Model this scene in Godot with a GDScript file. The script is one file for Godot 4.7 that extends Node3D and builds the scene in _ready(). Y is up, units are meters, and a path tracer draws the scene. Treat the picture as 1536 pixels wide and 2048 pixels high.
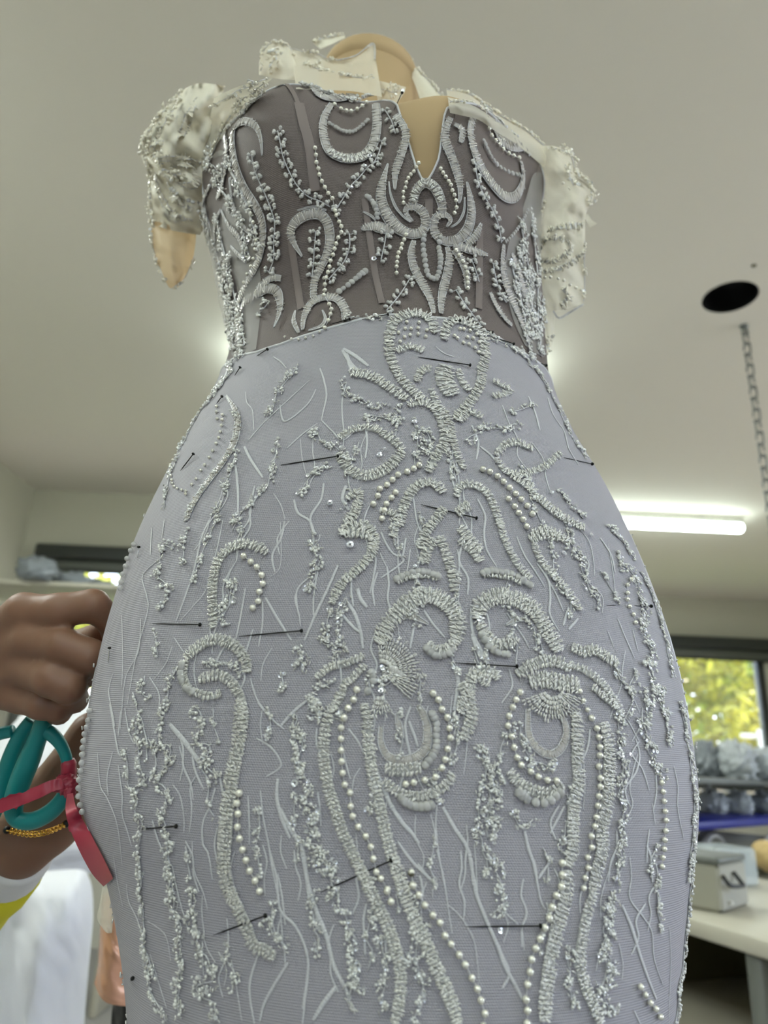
extends Node3D
# A beaded wedding dress pinned on a dress form, seen from a low camera in a sewing room.

const F := 1420.0            # focal length in pixels of the 1536 x 2048 frame
const EYE := Vector3(0, 1.0, 0)
var cam_basis: Basis
var M := {}
var rng := RandomNumberGenerator.new()
var used := {}

# ------------------------------------------------------------------ helpers
func numbered(called: String) -> String:
	var n: int = used.get(called, 0)
	used[called] = n + 1
	return called if n == 0 else "%s_%03d" % [called, n]

func tag(o: Node, label: String, category := "", group := "", kind := "") -> Node:
	if label: o.set_meta("label", label)
	if category: o.set_meta("category", category)
	if group: o.set_meta("group", group)
	if kind: o.set_meta("kind", kind)
	return o

func thing(called: String, label: String, category: String, at_p := Vector3.ZERO, group := "") -> Node3D:
	var o := Node3D.new()
	o.name = numbered(called)
	o.position = at_p
	add_child(o)
	tag(o, label, category, group)
	return o

func put(called: String, mesh: Mesh, mat: Material, parent: Node = null, p := Vector3.ZERO) -> MeshInstance3D:
	var o := MeshInstance3D.new()
	o.mesh = mesh
	o.material_override = mat
	o.position = p
	if parent == null:
		o.name = numbered(called)
		add_child(o)
	else:
		o.name = called
		parent.add_child(o, true)
	return o

func struct(called: String, mesh: Mesh, mat: Material, p := Vector3.ZERO) -> MeshInstance3D:
	var o := put(called, mesh, mat, null, p)
	o.set_meta("kind", "structure")
	return o

func mat(c: Color, rough := 0.7, metal := 0.0) -> StandardMaterial3D:
	var m := StandardMaterial3D.new()
	m.albedo_color = c
	m.roughness = rough
	m.metallic = metal
	return m

func box_mesh(s: Vector3, bevel := 0.0) -> Mesh:
	if bevel <= 0.0:
		var b := BoxMesh.new()
		b.size = s
		return b
	var st := SurfaceTool.new()
	st.begin(Mesh.PRIMITIVE_TRIANGLES)
	add_box(st, Vector3.ZERO, s, bevel)
	return done(st, false)

func add_box(st: SurfaceTool, c: Vector3, s: Vector3, bevel := 0.0, b := Basis()) -> void:
	# a box with chamfered edges: the hull of three shrunken boxes
	var h := s * 0.5
	var k := minf(bevel, minf(h.x, minf(h.y, h.z)) * 0.9)
	var q := func(p: Array): # quad
		st.add_vertex(c + b * p[0]); st.add_vertex(c + b * p[1]); st.add_vertex(c + b * p[2])
		st.add_vertex(c + b * p[0]); st.add_vertex(c + b * p[2]); st.add_vertex(c + b * p[3])
	for ax in 3:
		var u := (ax + 1) % 3
		var v := (ax + 2) % 3
		for sg in [-1.0, 1.0]:
			var pts := []
			for e in [[-1, -1], [1, -1], [1, 1], [-1, 1]]:
				var p := Vector3.ZERO
				p[ax] = sg * h[ax]; p[u] = e[0] * (h[u] - k); p[v] = e[1] * (h[v] - k)
				pts.append(p)
			if sg > 0: pts.reverse()
			q.call(pts)
			if k > 0.0:
				for s2 in [-1.0, 1.0]:
					var r := []
					for e in [[0, -1], [0, 1], [1, 1], [1, -1]]:
						var p := Vector3.ZERO
						if e[0] == 0:
							p[ax] = sg * h[ax]; p[u] = s2 * (h[u] - k)
						else:
							p[ax] = sg * (h[ax] - k); p[u] = s2 * h[u]
						p[v] = e[1] * (h[v] - k)
						r.append(p)
					if sg * s2 < 0: r.reverse()
					q.call(r)

func done(st: SurfaceTool, smooth := true) -> ArrayMesh:
	if smooth: st.index()
	st.generate_normals()
	return st.commit()

func new_st(smooth := true) -> SurfaceTool:
	var st := SurfaceTool.new()
	st.begin(Mesh.PRIMITIVE_TRIANGLES)
	st.set_smooth_group(0 if smooth else -1)
	return st

func add_tube(st: SurfaceTool, pts: Array, radii: Array, sides := 8, caps := true, flat := 1.0) -> void:
	var n := pts.size()
	var rings := []
	var side := Vector3.ZERO
	for i in n:
		var t: Vector3 = (pts[mini(i + 1, n - 1)] - pts[maxi(i - 1, 0)]).normalized()
		if side == Vector3.ZERO:
			side = t.cross(Vector3.UP)
			if side.length() < 0.1: side = t.cross(Vector3.RIGHT)
		side = (side - t * side.dot(t)).normalized()
		var up := t.cross(side)
		var ring := []
		var r: float = radii[i] if i < radii.size() else radii[-1]
		for k in sides:
			var a: float = TAU * k / sides
			ring.append(pts[i] + side * cos(a) * r + up * sin(a) * r * flat)
		rings.append(ring)
	for i in n - 1:
		for k in sides:
			var k2 := (k + 1) % sides
			st.add_vertex(rings[i][k]); st.add_vertex(rings[i + 1][k]); st.add_vertex(rings[i + 1][k2])
			st.add_vertex(rings[i][k]); st.add_vertex(rings[i + 1][k2]); st.add_vertex(rings[i][k2])
	if caps:
		for e in [0, n - 1]:
			for k in sides:
				var k2 := (k + 1) % sides
				if e == 0:
					st.add_vertex(pts[e]); st.add_vertex(rings[e][k]); st.add_vertex(rings[e][k2])
				else:
					st.add_vertex(pts[e]); st.add_vertex(rings[e][k2]); st.add_vertex(rings[e][k])

func tube_mesh(pts: Array, radii: Array, sides := 8, flat := 1.0) -> ArrayMesh:
	var st := new_st()
	add_tube(st, pts, radii, sides, true, flat)
	return done(st)

func catmull(pts: Array, step: float) -> Array:
	# resampled points of a smooth curve through pts (Vector2 or Vector3)
	var out := []
	var n := pts.size()
	if n == 1: return pts
	for i in n - 1:
		var p0 = pts[maxi(i - 1, 0)]
		var p1 = pts[i]
		var p2 = pts[i + 1]
		var p3 = pts[mini(i + 2, n - 1)]
		var k := maxi(1, int(ceil(p1.distance_to(p2) / step)))
		for j in k:
			var t := float(j) / k
			out.append(0.5 * ((2.0 * p1) + (p2 - p0) * t + (2.0 * p0 - 5.0 * p1 + 4.0 * p2 - p3) * t * t + (3.0 * p1 - p0 - 3.0 * p2 + p3) * t * t * t))
	out.append(pts[n - 1])
	return out

func lathe(profile: Array, sides := 24) -> ArrayMesh:
	# profile of Vector2(radius, height) from bottom to top
	var st := new_st()
	for i in profile.size() - 1:
		for k in sides:
			var q := []
			for e in [[i, k], [i + 1, k], [i + 1, k + 1], [i, k + 1]]:
				var a: float = TAU * (e[1] % sides) / sides
				var r: Vector2 = profile[e[0]]
				q.append(Vector3(cos(a) * r.x, r.y, sin(a) * r.x))
			st.add_vertex(q[0]); st.add_vertex(q[2]); st.add_vertex(q[1])
			st.add_vertex(q[0]); st.add_vertex(q[3]); st.add_vertex(q[2])
	return done(st)

# ------------------------------------------------------------------ measuring: photograph pixel -> point of the place
func ray(px: float, py: float) -> Vector3:
	return cam_basis * Vector3((px - 768.0) / F, (1024.0 - py) / F, -1.0)

func at(px: float, py: float, depth: float) -> Vector3:
	return EYE + ray(px, py) * depth

func at_height(px: float, py: float, y: float) -> Vector3:
	var v := ray(px, py)
	return EYE + v * ((y - EYE.y) / v.y)

func at_z(px: float, py: float, z: float) -> Vector3:
	var v := ray(px, py)
	return EYE + v * (z / v.z)

# ------------------------------------------------------------------ the body of the form and the dress: elliptic sections
const ZC := -0.46
const KH := [-1.0, -0.9, -0.75, -0.6, -0.45, -0.38, -0.30, -0.24, -0.18, -0.12, -0.09, -0.06, -0.03, 0.0, 0.06, 0.12, 0.17, 0.21, 0.25, 0.28, 0.31, 0.35, 0.40, 0.44, 0.48, 0.50, 0.512, 0.522]
const KA := [0.34, 0.27, 0.20, 0.172, 0.1675, 0.1576, 0.1482, 0.1396, 0.1359, 0.146, 0.1537, 0.1638, 0.1767, 0.1796, 0.1762, 0.1643, 0.1481, 0.1307, 0.1179, 0.1155, 0.1184, 0.1229, 0.1313, 0.139, 0.1304, 0.115, 0.096, 0.06]
const KC := [0.0, 0.0, 0.0, 0.0, -0.0034, 0.002, 0.0084, 0.0162, 0.0234, 0.0204, 0.018, 0.015, 0.0103, 0.0096, 0.0071, 0.0039, 0.0015, -0.001, -0.002, -0.0022, -0.0063, -0.0118, -0.0226, -0.0205, -0.0282, -0.0275, -0.027, -0.027]
const KB := [0.30, 0.23, 0.16, 0.125, 0.115, 0.1178, 0.121, 0.1234, 0.125, 0.125, 0.125, 0.125, 0.125, 0.125, 0.122, 0.116, 0.106, 0.0978, 0.0888, 0.082, 0.085, 0.089, 0.081, 0.067, 0.037, 0.021, 0.012, 0.004]
const LUT_N := 1561
var lut_a := PackedFloat32Array()
var lut_c := PackedFloat32Array()
var lut_b := PackedFloat32Array()

func hermite(K: Array, h: float) -> float:
	var n := KH.size()
	var i := 0
	while i < n - 2 and h > KH[i + 1]: i += 1
	var d: float = KH[i + 1] - KH[i]
	var t: float = clampf((h - KH[i]) / d, 0, 1)
	var m0: float = (K[i + 1] - K[maxi(i - 1, 0)]) / (KH[i + 1] - KH[maxi(i - 1, 0)])
	var m1: float = (K[mini(i + 2, n - 1)] - K[i]) / (KH[mini(i + 2, n - 1)] - KH[i])
	return K[i] * (2 * t * t * t - 3 * t * t + 1) + K[i + 1] * (3 * t * t - 2 * t * t * t) + m0 * d * (t * t * t - 2 * t * t + t) + m1 * d * (t * t * t - t * t)

func make_lut() -> void:
	for i in LUT_N:
		var h := -1.0 + i * 0.001
		lut_a.append(hermite(KA, h)); lut_c.append(hermite(KC, h)); lut_b.append(hermite(KB, h))

func bust(x: float, h: float) -> float:
	var dh := (h - 0.41) / (0.05 if h > 0.41 else 0.075)
	if absf(dh) > 3.0: return 0.0
	var l := (x + 0.066) / 0.048
	var r := (x - 0.060) / 0.048
	return 0.040 * exp(-dh * dh) * (exp(-l * l) + exp(-r * r))

func field(p: Vector3, off: float) -> float:
	var h := p.y - EYE.y
	if h > 0.521: return 1.0
	var u := clampf((h + 1.0) * 1000.0, 0.0, LUT_N - 2.0)
	var i := int(u)
	var t := u - i
	var a := lerpf(lut_a[i], lut_a[i + 1], t) + off
	var x := p.x - lerpf(lut_c[i], lut_c[i + 1], t)
	var b := lerpf(lut_b[i], lut_b[i + 1], t) + off
	var z := p.z - ZC
	if h > 0.2: b += bust(x, h) if z > 0.0 else 0.045 * smoothstep(0.28, 0.42, h)
	return (x / a) * (x / a) + (z / b) * (z / b) - 1.0

func surf(theta: float, h: float, off := 0.0) -> Vector3:
	var u := clampf((h + 1.0) * 1000.0, 0.0, LUT_N - 2.0)
	var i := int(u)
	var t := u - i
	var a := lerpf(lut_a[i], lut_a[i + 1], t) + off
	var b := lerpf(lut_b[i], lut_b[i + 1], t) + off
	var x := a * cos(theta)
	var s := sin(theta)
	if h > 0.2: b += bust(x, h) if s > 0.0 else 0.045 * smoothstep(0.28, 0.42, h)
	return Vector3(x + lerpf(lut_c[i], lut_c[i + 1], t), EYE.y + h, ZC + b * s)

func normal_at(p: Vector3, off: float) -> Vector3:
	var e := 0.0015
	return Vector3(field(p + Vector3(e, 0, 0), off) - field(p - Vector3(e, 0, 0), off), field(p + Vector3(0, e, 0), off) - field(p - Vector3(0, e, 0), off), field(p + Vector3(0, 0, e), off) - field(p - Vector3(0, 0, e), off)).normalized()

func hit(px: float, py: float, off := 0.0015) -> Array:
	# where the sight line through that pixel meets the dress: [point, normal]; past the outline: the nearest point of the outline
	var v := ray(px, py)
	var t := 0.28
	var best := 1e9
	var bt := t
	var last := t
	while t < 0.86:
		var f := field(EYE + v * t, off)
		if f < best:
			best = f; bt = t
		if f < 0.0:
			var lo := last
			var hi := t
			for k in 10:
				var m := (lo + hi) * 0.5
				if field(EYE + v * m, off) < 0.0: hi = m
				else: lo = m
			var p := EYE + v * hi
			return [p, normal_at(p, off)]
		last = t
		t += 0.004 if f < 0.5 else 0.01
	var q := EYE + v * bt
	var n := normal_at(q, off)
	for k in 6:
		var f := field(q, off)
		q -= n * f * 0.06
	return [q, n]

# ------------------------------------------------------------------ cloth patches (sleeves, drapes)
var cloth = null   # the patch that the embroidery functions sew on; null: the dress

func place(px: float, py: float) -> Array:
	if cloth == null: return hit(px, py)
	var best := 1e12
	var k := 0
	var q: Array = cloth
	for i in q.size():
		var d: float = (q[i][0].x - px) * (q[i][0].x - px) + (q[i][0].y - py) * (q[i][0].y - py)
		if d < best:
			best = d; k = i
	var depth: float = (q[k][1] - EYE).dot(-cam_basis.z)
	return [at(px, py, depth - 0.001), q[k][2]]

func patch(called: String, rows: Array, m: Material, parent: Node, wrinkle := 0.0015, seed_ := 1, thick := 0.0) -> Array:
	# a draped sheet through rows of [x, y, depth] points; returns its points as [pixel, point, normal]
	var noise := FastNoiseLite.new()
	noise.seed = seed_
	noise.frequency = 0.03
	var R := 5
	var grid := []
	var cols: Array = []
	for r in rows:
		var pts := []
		for k in range(0, r.size(), 3):
			var depth: float = r[k + 2]
			if depth < 0.0: depth += (hit(r[k], r[k + 1])[0] - EYE).dot(-cam_basis.z)   # laid on the dress
			pts.append(Vector3(r[k], r[k + 1], depth * 1000.0))
		var fine := []
		var n := pts.size()
		for i in n - 1:
			for j in R:
				fine.append(cm(pts[maxi(i - 1, 0)], pts[i], pts[i + 1], pts[mini(i + 2, n - 1)], float(j) / R))
		fine.append(pts[n - 1])
		cols.append(fine)
	var nr := cols.size()
	var nc: int = cols[0].size()
	for i in nr - 1:
		for j in (R if i < nr - 2 else R + 1):
			var line := []
			for k in nc:
				var v: Vector3 = cm(cols[maxi(i - 1, 0)][k], cols[i][k], cols[i + 1][k], cols[mini(i + 2, nr - 1)][k], float(j) / R)
				var w := noise.get_noise_2d(v.x * 1.6, v.y * 0.5) * wrinkle * 2.0
				line.append([Vector2(v.x, v.y), at(v.x, v.y, v.z / 1000.0 + w)])
			grid.append(line)
	var st := new_st()
	var flat := []
	for i in grid.size():
		for k in nc:
			var p: Vector3 = grid[i][k][1]
			var du: Vector3 = grid[i][mini(k + 1, nc - 1)][1] - grid[i][maxi(k - 1, 0)][1]
			var dv: Vector3 = grid[mini(i + 1, grid.size() - 1)][k][1] - grid[maxi(i - 1, 0)][k][1]
			var nn := dv.cross(du).normalized()
			if nn.dot(EYE - p) < 0: nn = -nn
			flat.append([grid[i][k][0], p, nn])
	var layers := [0.0, thick] if thick > 0.0 else [0.0]
	for L in layers.size():
		var lift: float = layers[L]
		for i in grid.size() - 1:
			for k in nc - 1:
				var a: Vector3 = flat[i * nc + k][1] - flat[i * nc + k][2] * lift
				var b: Vector3 = flat[i * nc + k + 1][1] - flat[i * nc + k + 1][2] * lift
				var c: Vector3 = flat[(i + 1) * nc + k + 1][1] - flat[(i + 1) * nc + k + 1][2] * lift
				var d: Vector3 = flat[(i + 1) * nc + k][1] - flat[(i + 1) * nc + k][2] * lift
				if L == 0:
					for v in [a, b, c, a, c, d]: st.add_vertex(v)
				else:
					for v in [a, c, b, a, d, c]: st.add_vertex(v)
	put(called, done(st), m, parent)
	return flat

func cm(p0, p1, p2, p3, t: float):
	return 0.5 * ((2.0 * p1) + (p2 - p0) * t + (2.0 * p0 - 5.0 * p1 + 4.0 * p2 - p3) * t * t + (3.0 * p1 - p0 - 3.0 * p2 + p3) * t * t * t)

# ------------------------------------------------------------------ embroidery
var sew: Node3D              # what the embroidery is sewn to
var pearl_mesh: Mesh
var tiny_pearl: Mesh
var bugle_mesh: Mesh
var seed_mesh: Mesh
var ring_mesh: Mesh
var drop_mesh: Mesh
var pearl_count := 0

func to_points(p: Array) -> Array:
	var out := []
	for i in range(0, p.size(), 2): out.append(Vector2(p[i], p[i + 1]))
	return out

func run_of(p: Array, step: float) -> Array:
	# frames along a stroke: [point, normal, along, across, metres per pixel, share of the length]
	var px := catmull(to_points(p), step)
	var f := []
	for q in px:
		var h := place(q.x, q.y)
		f.append([h[0], h[1], Vector3.ZERO, Vector3.ZERO, (h[0] - EYE).dot(-cam_basis.z) / F, 0.0])
	var n := f.size()
	for i in n:
		var t: Vector3 = f[mini(i + 1, n - 1)][0] - f[maxi(i - 1, 0)][0]
		t = (t - f[i][1] * t.dot(f[i][1]))
		t = t.normalized() if t.length() > 1e-6 else Vector3.UP
		f[i][2] = t
		f[i][3] = f[i][1].cross(t).normalized()
		f[i][5] = float(i) / maxi(1, n - 1)
	return f

func width_of(w: Array, s: float) -> float:
	var u := s * (w.size() - 1)
	var i := mini(int(u), w.size() - 2)
	return lerpf(w[i], w[i + 1], u - i) if w.size() > 1 else float(w[0])

func strip(f: Array, w: Array, rise: float, ribs: float, low := 0.0002) -> ArrayMesh:
	# a raised band of thread along frames f: rounded across, ribbed by its stitches
	var st := new_st(ribs <= 0.0)
	var prof := [Vector2(-1, -0.15), Vector2(-0.72, 0.72), Vector2(0, 1), Vector2(0.72, 0.72), Vector2(1, -0.15)]
	var last := []
	for i in f.size():
		var hw: float = width_of(w, f[i][5]) * 0.5 * f[i][4]
		var k := 1.0 - (ribs if i % 2 else 0.0) * (0.6 + 0.4 * sin(i * 2.3))
		var top := clampf(hw * rise, 0.00015, 0.0016) * k
		var ring := []
		for q in prof: ring.append(f[i][0] + f[i][3] * hw * q.x * (1.0 - ribs * 0.25 * (i % 2)) + f[i][1] * (top * q.y + low))
		if last.size():
			for j in 4:
				for v in [last[j], ring[j + 1], ring[j], last[j], last[j + 1], ring[j + 1]]: st.add_vertex(v)
		last = ring
	return done(st, ribs <= 0.0)

func scroll(w: Array, p: Array) -> void:
	var f := run_of(p, 2.6)
	var root := put("embroidered_scroll", strip(f, w, 0.32, 0.36), M.thread, sew)
	# fine corded outline on both edges
	var st := new_st()
	for s in [-1.0, 1.0]:
		var line := []
		for i in range(0, f.size(), 2):
			var hw: float = width_of(w, f[i][5]) * 0.5 * f[i][4]
			line.append(f[i][0] + f[i][3] * hw * s + f[i][1] * 0.0004)
		if line.size() > 1: add_tube(st, line, [0.00032], 4)
	put("corded_edge", done(st), M.thread_light, root)
	# glass tubes stitched across the band
	var spots := []
	for i in range(3, f.size() - 3, 2):
		var hw: float = width_of(w, f[i][5]) * 0.5 * f[i][4]
		if hw > 0.0009 and rng.randf() < 0.85:
			spots.append(bead_at(f[i], rng.randf_range(-0.12, 0.12) * hw, minf(hw * 0.3, 0.0012), rng.randfn(0.0, 0.16), 1.0).scaled_local(Vector3(0.8, clampf(hw * 1.35 / 0.00125, 0.7, 2.2), 0.8)))
	scatter("bugle_beads", bugle_mesh, M.scroll_bead, spots, root)

func cord(w: float, p: Array) -> void:
	var f := run_of(p, 3.6)
	put("thread_vine", strip(f, [w * 0.6, w * 0.8, w * 0.8, w * 0.75, w * 0.5], 0.5, 0.45), M.thread_light, sew)

func boning(w: float, p: Array) -> void:
	put("boning_channel", strip(run_of(p, 8.0), [w, w], 0.035, 0.0, 0.0), M.channel, sew)

func bead_at(f: Array, side: float, lift: float, turn: float, size := 1.0) -> Transform3D:
	# a bead lying on the cloth; turn 0: across the stroke
	var d: Vector3 = f[3] * cos(turn) + f[2] * sin(turn)
	d = (d + f[1] * rng.randf_range(-0.12, 0.3)).normalized()
	var n: Vector3 = f[1]
	n = (n - d * n.dot(d)).normalized()
	var k: float = size * clampf(f[4] / 0.00028, 0.75, 1.5)
	return Transform3D(Basis(n.cross(d) * k, d * k, n * k), f[0] + f[3] * side + f[1] * lift)

func scatter(called: String, mesh: Mesh, m: Material, spots: Array, root: Node = null) -> void:
	if spots.is_empty(): return
	var mm := MultiMesh.new()
	mm.transform_format = MultiMesh.TRANSFORM_3D
	mm.use_colors = true
	mm.mesh = mesh
	mm.instance_count = spots.size()
	for i in spots.size():
		mm.set_instance_transform(i, spots[i])
		var g := rng.randf_range(0.82, 1.06)
		mm.set_instance_color(i, Color(g, g, g * rng.randf_range(0.95, 1.0)))
	var o := MultiMeshInstance3D.new()
	o.multimesh = mm
	o.material_override = m
	o.name = called
	(root if root else sew).add_child(o, true)
	o.set_meta("kind", "stuff")

func band(w: float, p: Array) -> void:
	# a band of glass tubes laid side by side across the stroke on a low cushion of thread
	var f := run_of(p, 3.0)
	var root := put("beaded_band", strip(f, [w * 0.55, w * 0.9, w * 0.9, w * 0.6], 0.16, 0.25), M.cushion, sew)
	var spots := []
	var rows := maxi(1, roundi(w / 7.5))
	for i in range(0, f.size()):
		if i % 3 == 2: continue
		var ww: float = w * clampf(minf(f[i][5], 1.0 - f[i][5]) * 6.0 + 0.55, 0, 1) * f[i][4]
		for r in rows:
			if rng.randf() < 0.1: continue
			var s: float = ((r + 0.5) / rows - 0.5) * ww + rng.randf_range(-1.4, 1.4) * f[i][4]
			spots.append(bead_at(f[i], s, 0.0011 + rng.randf() * 0.0006, rng.randfn(0.0, 0.3) + (0.25 if i % 4 else -0.15)))
	scatter("bugle_beads", bugle_mesh, M.glass_bead, spots, root)

func fan(w: float, cx: float, cy: float, r0: float, r1: float, angles: Array) -> void:
	var spots := []
	for k in angles.size() - 1:
		var a: float = angles[k]
		while a < angles[k + 1]:
			var c: Vector2 = Vector2(cos(deg_to_rad(a)), sin(deg_to_rad(a)))
			var r := r0
			while r < r1 - rng.randf() * 14.0:
				var q := Vector2(cx, cy) + c * r
				var h := place(q.x, q.y)
				var h2 := place(q.x + c.x * 4, q.y + c.y * 4)
				var d: Vector3 = (h2[0] - h[0]).normalized()
				var fr := [h[0], h[1], h[1].cross(d), d, (h[0] - EYE).dot(-cam_basis.z) / F, 0.0]
				spots.append(bead_at(fr, 0.0, 0.001 + rng.randf() * 0.0008, rng.randfn(0.0, 0.22)))
				r += 9.0
			a += 5.0 * 57.3 / ((r0 + r1) * 0.5)
	scatter("bugle_beads", bugle_mesh, M.glass_bead, spots)

func cluster(w: float, density: float, p: Array) -> void:
	# sprays of mixed beads: tubes at all angles, seeds and clear rings
	var f := run_of(p, 3.0)
	var tubes := []
	var seeds := []
	var rings := []
	for i in f.size():
		var ww: float = w * (0.95 + 0.5 * sin(i * 0.55) * sin(i * 0.21 + w)) * f[i][4]
		# the beads gather in sprays left and right of the stem
		var spray := maxf(0.0, sin(i * 0.43 + w))
		var lean: float = sin(i * 0.215 + w * 0.5) * 0.28 * w * f[i][4]
		var many := int(density * w / 7.0 * (0.3 + 1.25 * spray) * rng.randf_range(0.5, 1.25) + 0.5)
		for k in many:
			var s: float = rng.randf_range(-0.5, 0.5) * ww + lean
			var lift := rng.randf_range(0.0005, 0.0016)
			var kind := rng.randf()
			if kind < 0.5: tubes.append(bead_at(f[i], s, lift, rng.randf() * PI, 0.85))
			elif kind < 0.87: seeds.append(bead_at(f[i], s, lift, rng.randf() * PI, rng.randf_range(0.7, 1.15)))
			else: rings.append(bead_at(f[i], s, lift, rng.randf() * PI, rng.randf_range(0.7, 1.0)))
	scatter("bugle_beads", bugle_mesh, M.glass_bead, tubes)
	scatter("seed_beads", seed_mesh, M.seed_bead, seeds)
	scatter("clear_rings", ring_mesh, M.clear_ring, rings)
	var stem := []
	for i in range(0, f.size(), 3): stem.append(f[i][0] + f[i][3] * sin(i * 0.4) * w * 0.12 * f[i][4] + f[i][1] * 0.0003)
	if stem.size() > 1: put("sprig_stem", tube_mesh(stem, [0.00035], 4), M.thread_light, sew)

func vine(d: float, p: Array) -> void:
	# a thread stem with knotted berries to both sides
	var f := run_of(p, 3.0)
	var stem := []
	var berries := []
	var st := new_st()
	for i in f.size(): stem.append(f[i][0] + f[i][1] * 0.0004)
	add_tube(st, stem, [0.00042], 5)
	var step := maxi(3, roundi(d * 1.15 / 3.0))
	var side := 1.0
	for i in range(1, f.size(), step):
		for tuft in [1, 2, 1, 1][i % 4]:
			var reach: float = d * rng.randf_range(0.9, 1.3) * f[i][4]
			var away: Vector3 = (f[i][3] * side - f[i][2] * rng.randf_range(-0.2, 0.7)).normalized()
			var tip: Vector3 = f[i][0] + away * reach
			add_tube(st, [f[i][0] + f[i][1] * 0.0003, tip + f[i][1] * 0.0005], [0.0003], 4)
			for k in 3:
				var o: Vector3 = f[i][3] * rng.randf_range(-0.55, 0.55) + f[i][2] * rng.randf_range(-0.55, 0.55)
				var fr := [tip + o * d * f[i][4], f[i][1], f[i][2], f[i][3], f[i][4], 0.0]
				berries.append(bead_at(fr, 0.0, 0.0007, rng.randf() * 3.0, d / 7.0 * rng.randf_range(0.85, 1.1)))
			side = -side
	put("sprig_stem", done(st), M.thread_light, sew)
	scatter("thread_berries", seed_mesh, M.berry, berries)

func pearls(d: float, p: Array) -> void:
	# a string of pearls, each a bead of its own on its thread
	var px := to_points(p)
	var line := []
	var spots := []
	for q in px:
		var h := place(q.x, q.y)
		var r: float = d * 0.5 * (h[0] - EYE).dot(-cam_basis.z) / F
		var c: Vector3 = h[0] + h[1] * r * 0.85
		spots.append(Transform3D(Basis().scaled(Vector3.ONE * r), c))
		line.append(c)
	var s := put("pearl_string", tube_mesh(line, [0.00025], 4), M.thread_light, sew)
	for t in spots:
		var o := MeshInstance3D.new()
		o.mesh = pearl_mesh
		o.material_override = M.pearl
		o.transform = t
		o.name = "pearl"
		s.add_child(o, true)
		pearl_count += 1

func small_pearls(d: float, p: Array) -> void:
	var spots := []
	for q in to_points(p):
		var h := place(q.x, q.y)
		var r: float = d * 0.5 * (h[0] - EYE).dot(-cam_basis.z) / F
		spots.append(Transform3D(Basis().scaled(Vector3.ONE * r), h[0] + h[1] * r * 0.8))
	scatter("small_pearls", tiny_pearl, M.pearl, spots)

func edge_beads(d: float, p: Array) -> void:
	# beads that stand out along the outline of the hip
	var spots := []
	for q in to_points(p):
		var h := hit(q.x, q.y)
		var r: float = d * 0.5 * (h[0] - EYE).dot(-cam_basis.z) / F
		spots.append(Transform3D(Basis().scaled(Vector3.ONE * r), h[0] + h[1] * r * 1.1))
	scatter("edge_beads", tiny_pearl, M.drop_bead, spots)

func drops(d: float, p: Array) -> void:
	# milky flat beads in a row
	var spots := []
	for q in catmull(to_points(p), d * 0.9):
		var h := place(q.x, q.y)
		var r: float = d * 0.5 * (h[0] - EYE).dot(-cam_basis.z) / F * rng.randf_range(0.9, 1.08)
		var n: Vector3 = (h[1] + Vector3(rng.randf_range(-0.3, 0.3), rng.randf_range(-0.3, 0.3), rng.randf_range(-0.2, 0.2))).normalized()
		var x := n.cross(Vector3.UP).normalized()
		spots.append(Transform3D(Basis(x * r, n * r * 0.62, x.cross(n) * r), h[0] + h[1] * r * 0.6))
	scatter("milky_beads", drop_mesh, M.drop_bead, spots)

func sequin(d: float, p: Array) -> void:
	var h := place(p[0], p[1])
	var r: float = d * 0.5 * (h[0] - EYE).dot(-cam_basis.z) / F
	var n: Vector3 = (h[1] + Vector3(rng.randf_range(-0.2, 0.2), rng.randf_range(0.0, 0.5), rng.randf_range(-0.1, 0.2))).normalized()
	var x := n.cross(Vector3.UP).normalized()
	var o := put("sequin", ring_mesh, M.sequin, sew)
	o.transform = Transform3D(Basis(x, n.cross(x), n).scaled_local(Vector3.ONE * (r / 0.0012)), h[0] + h[1] * 0.0016)

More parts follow.
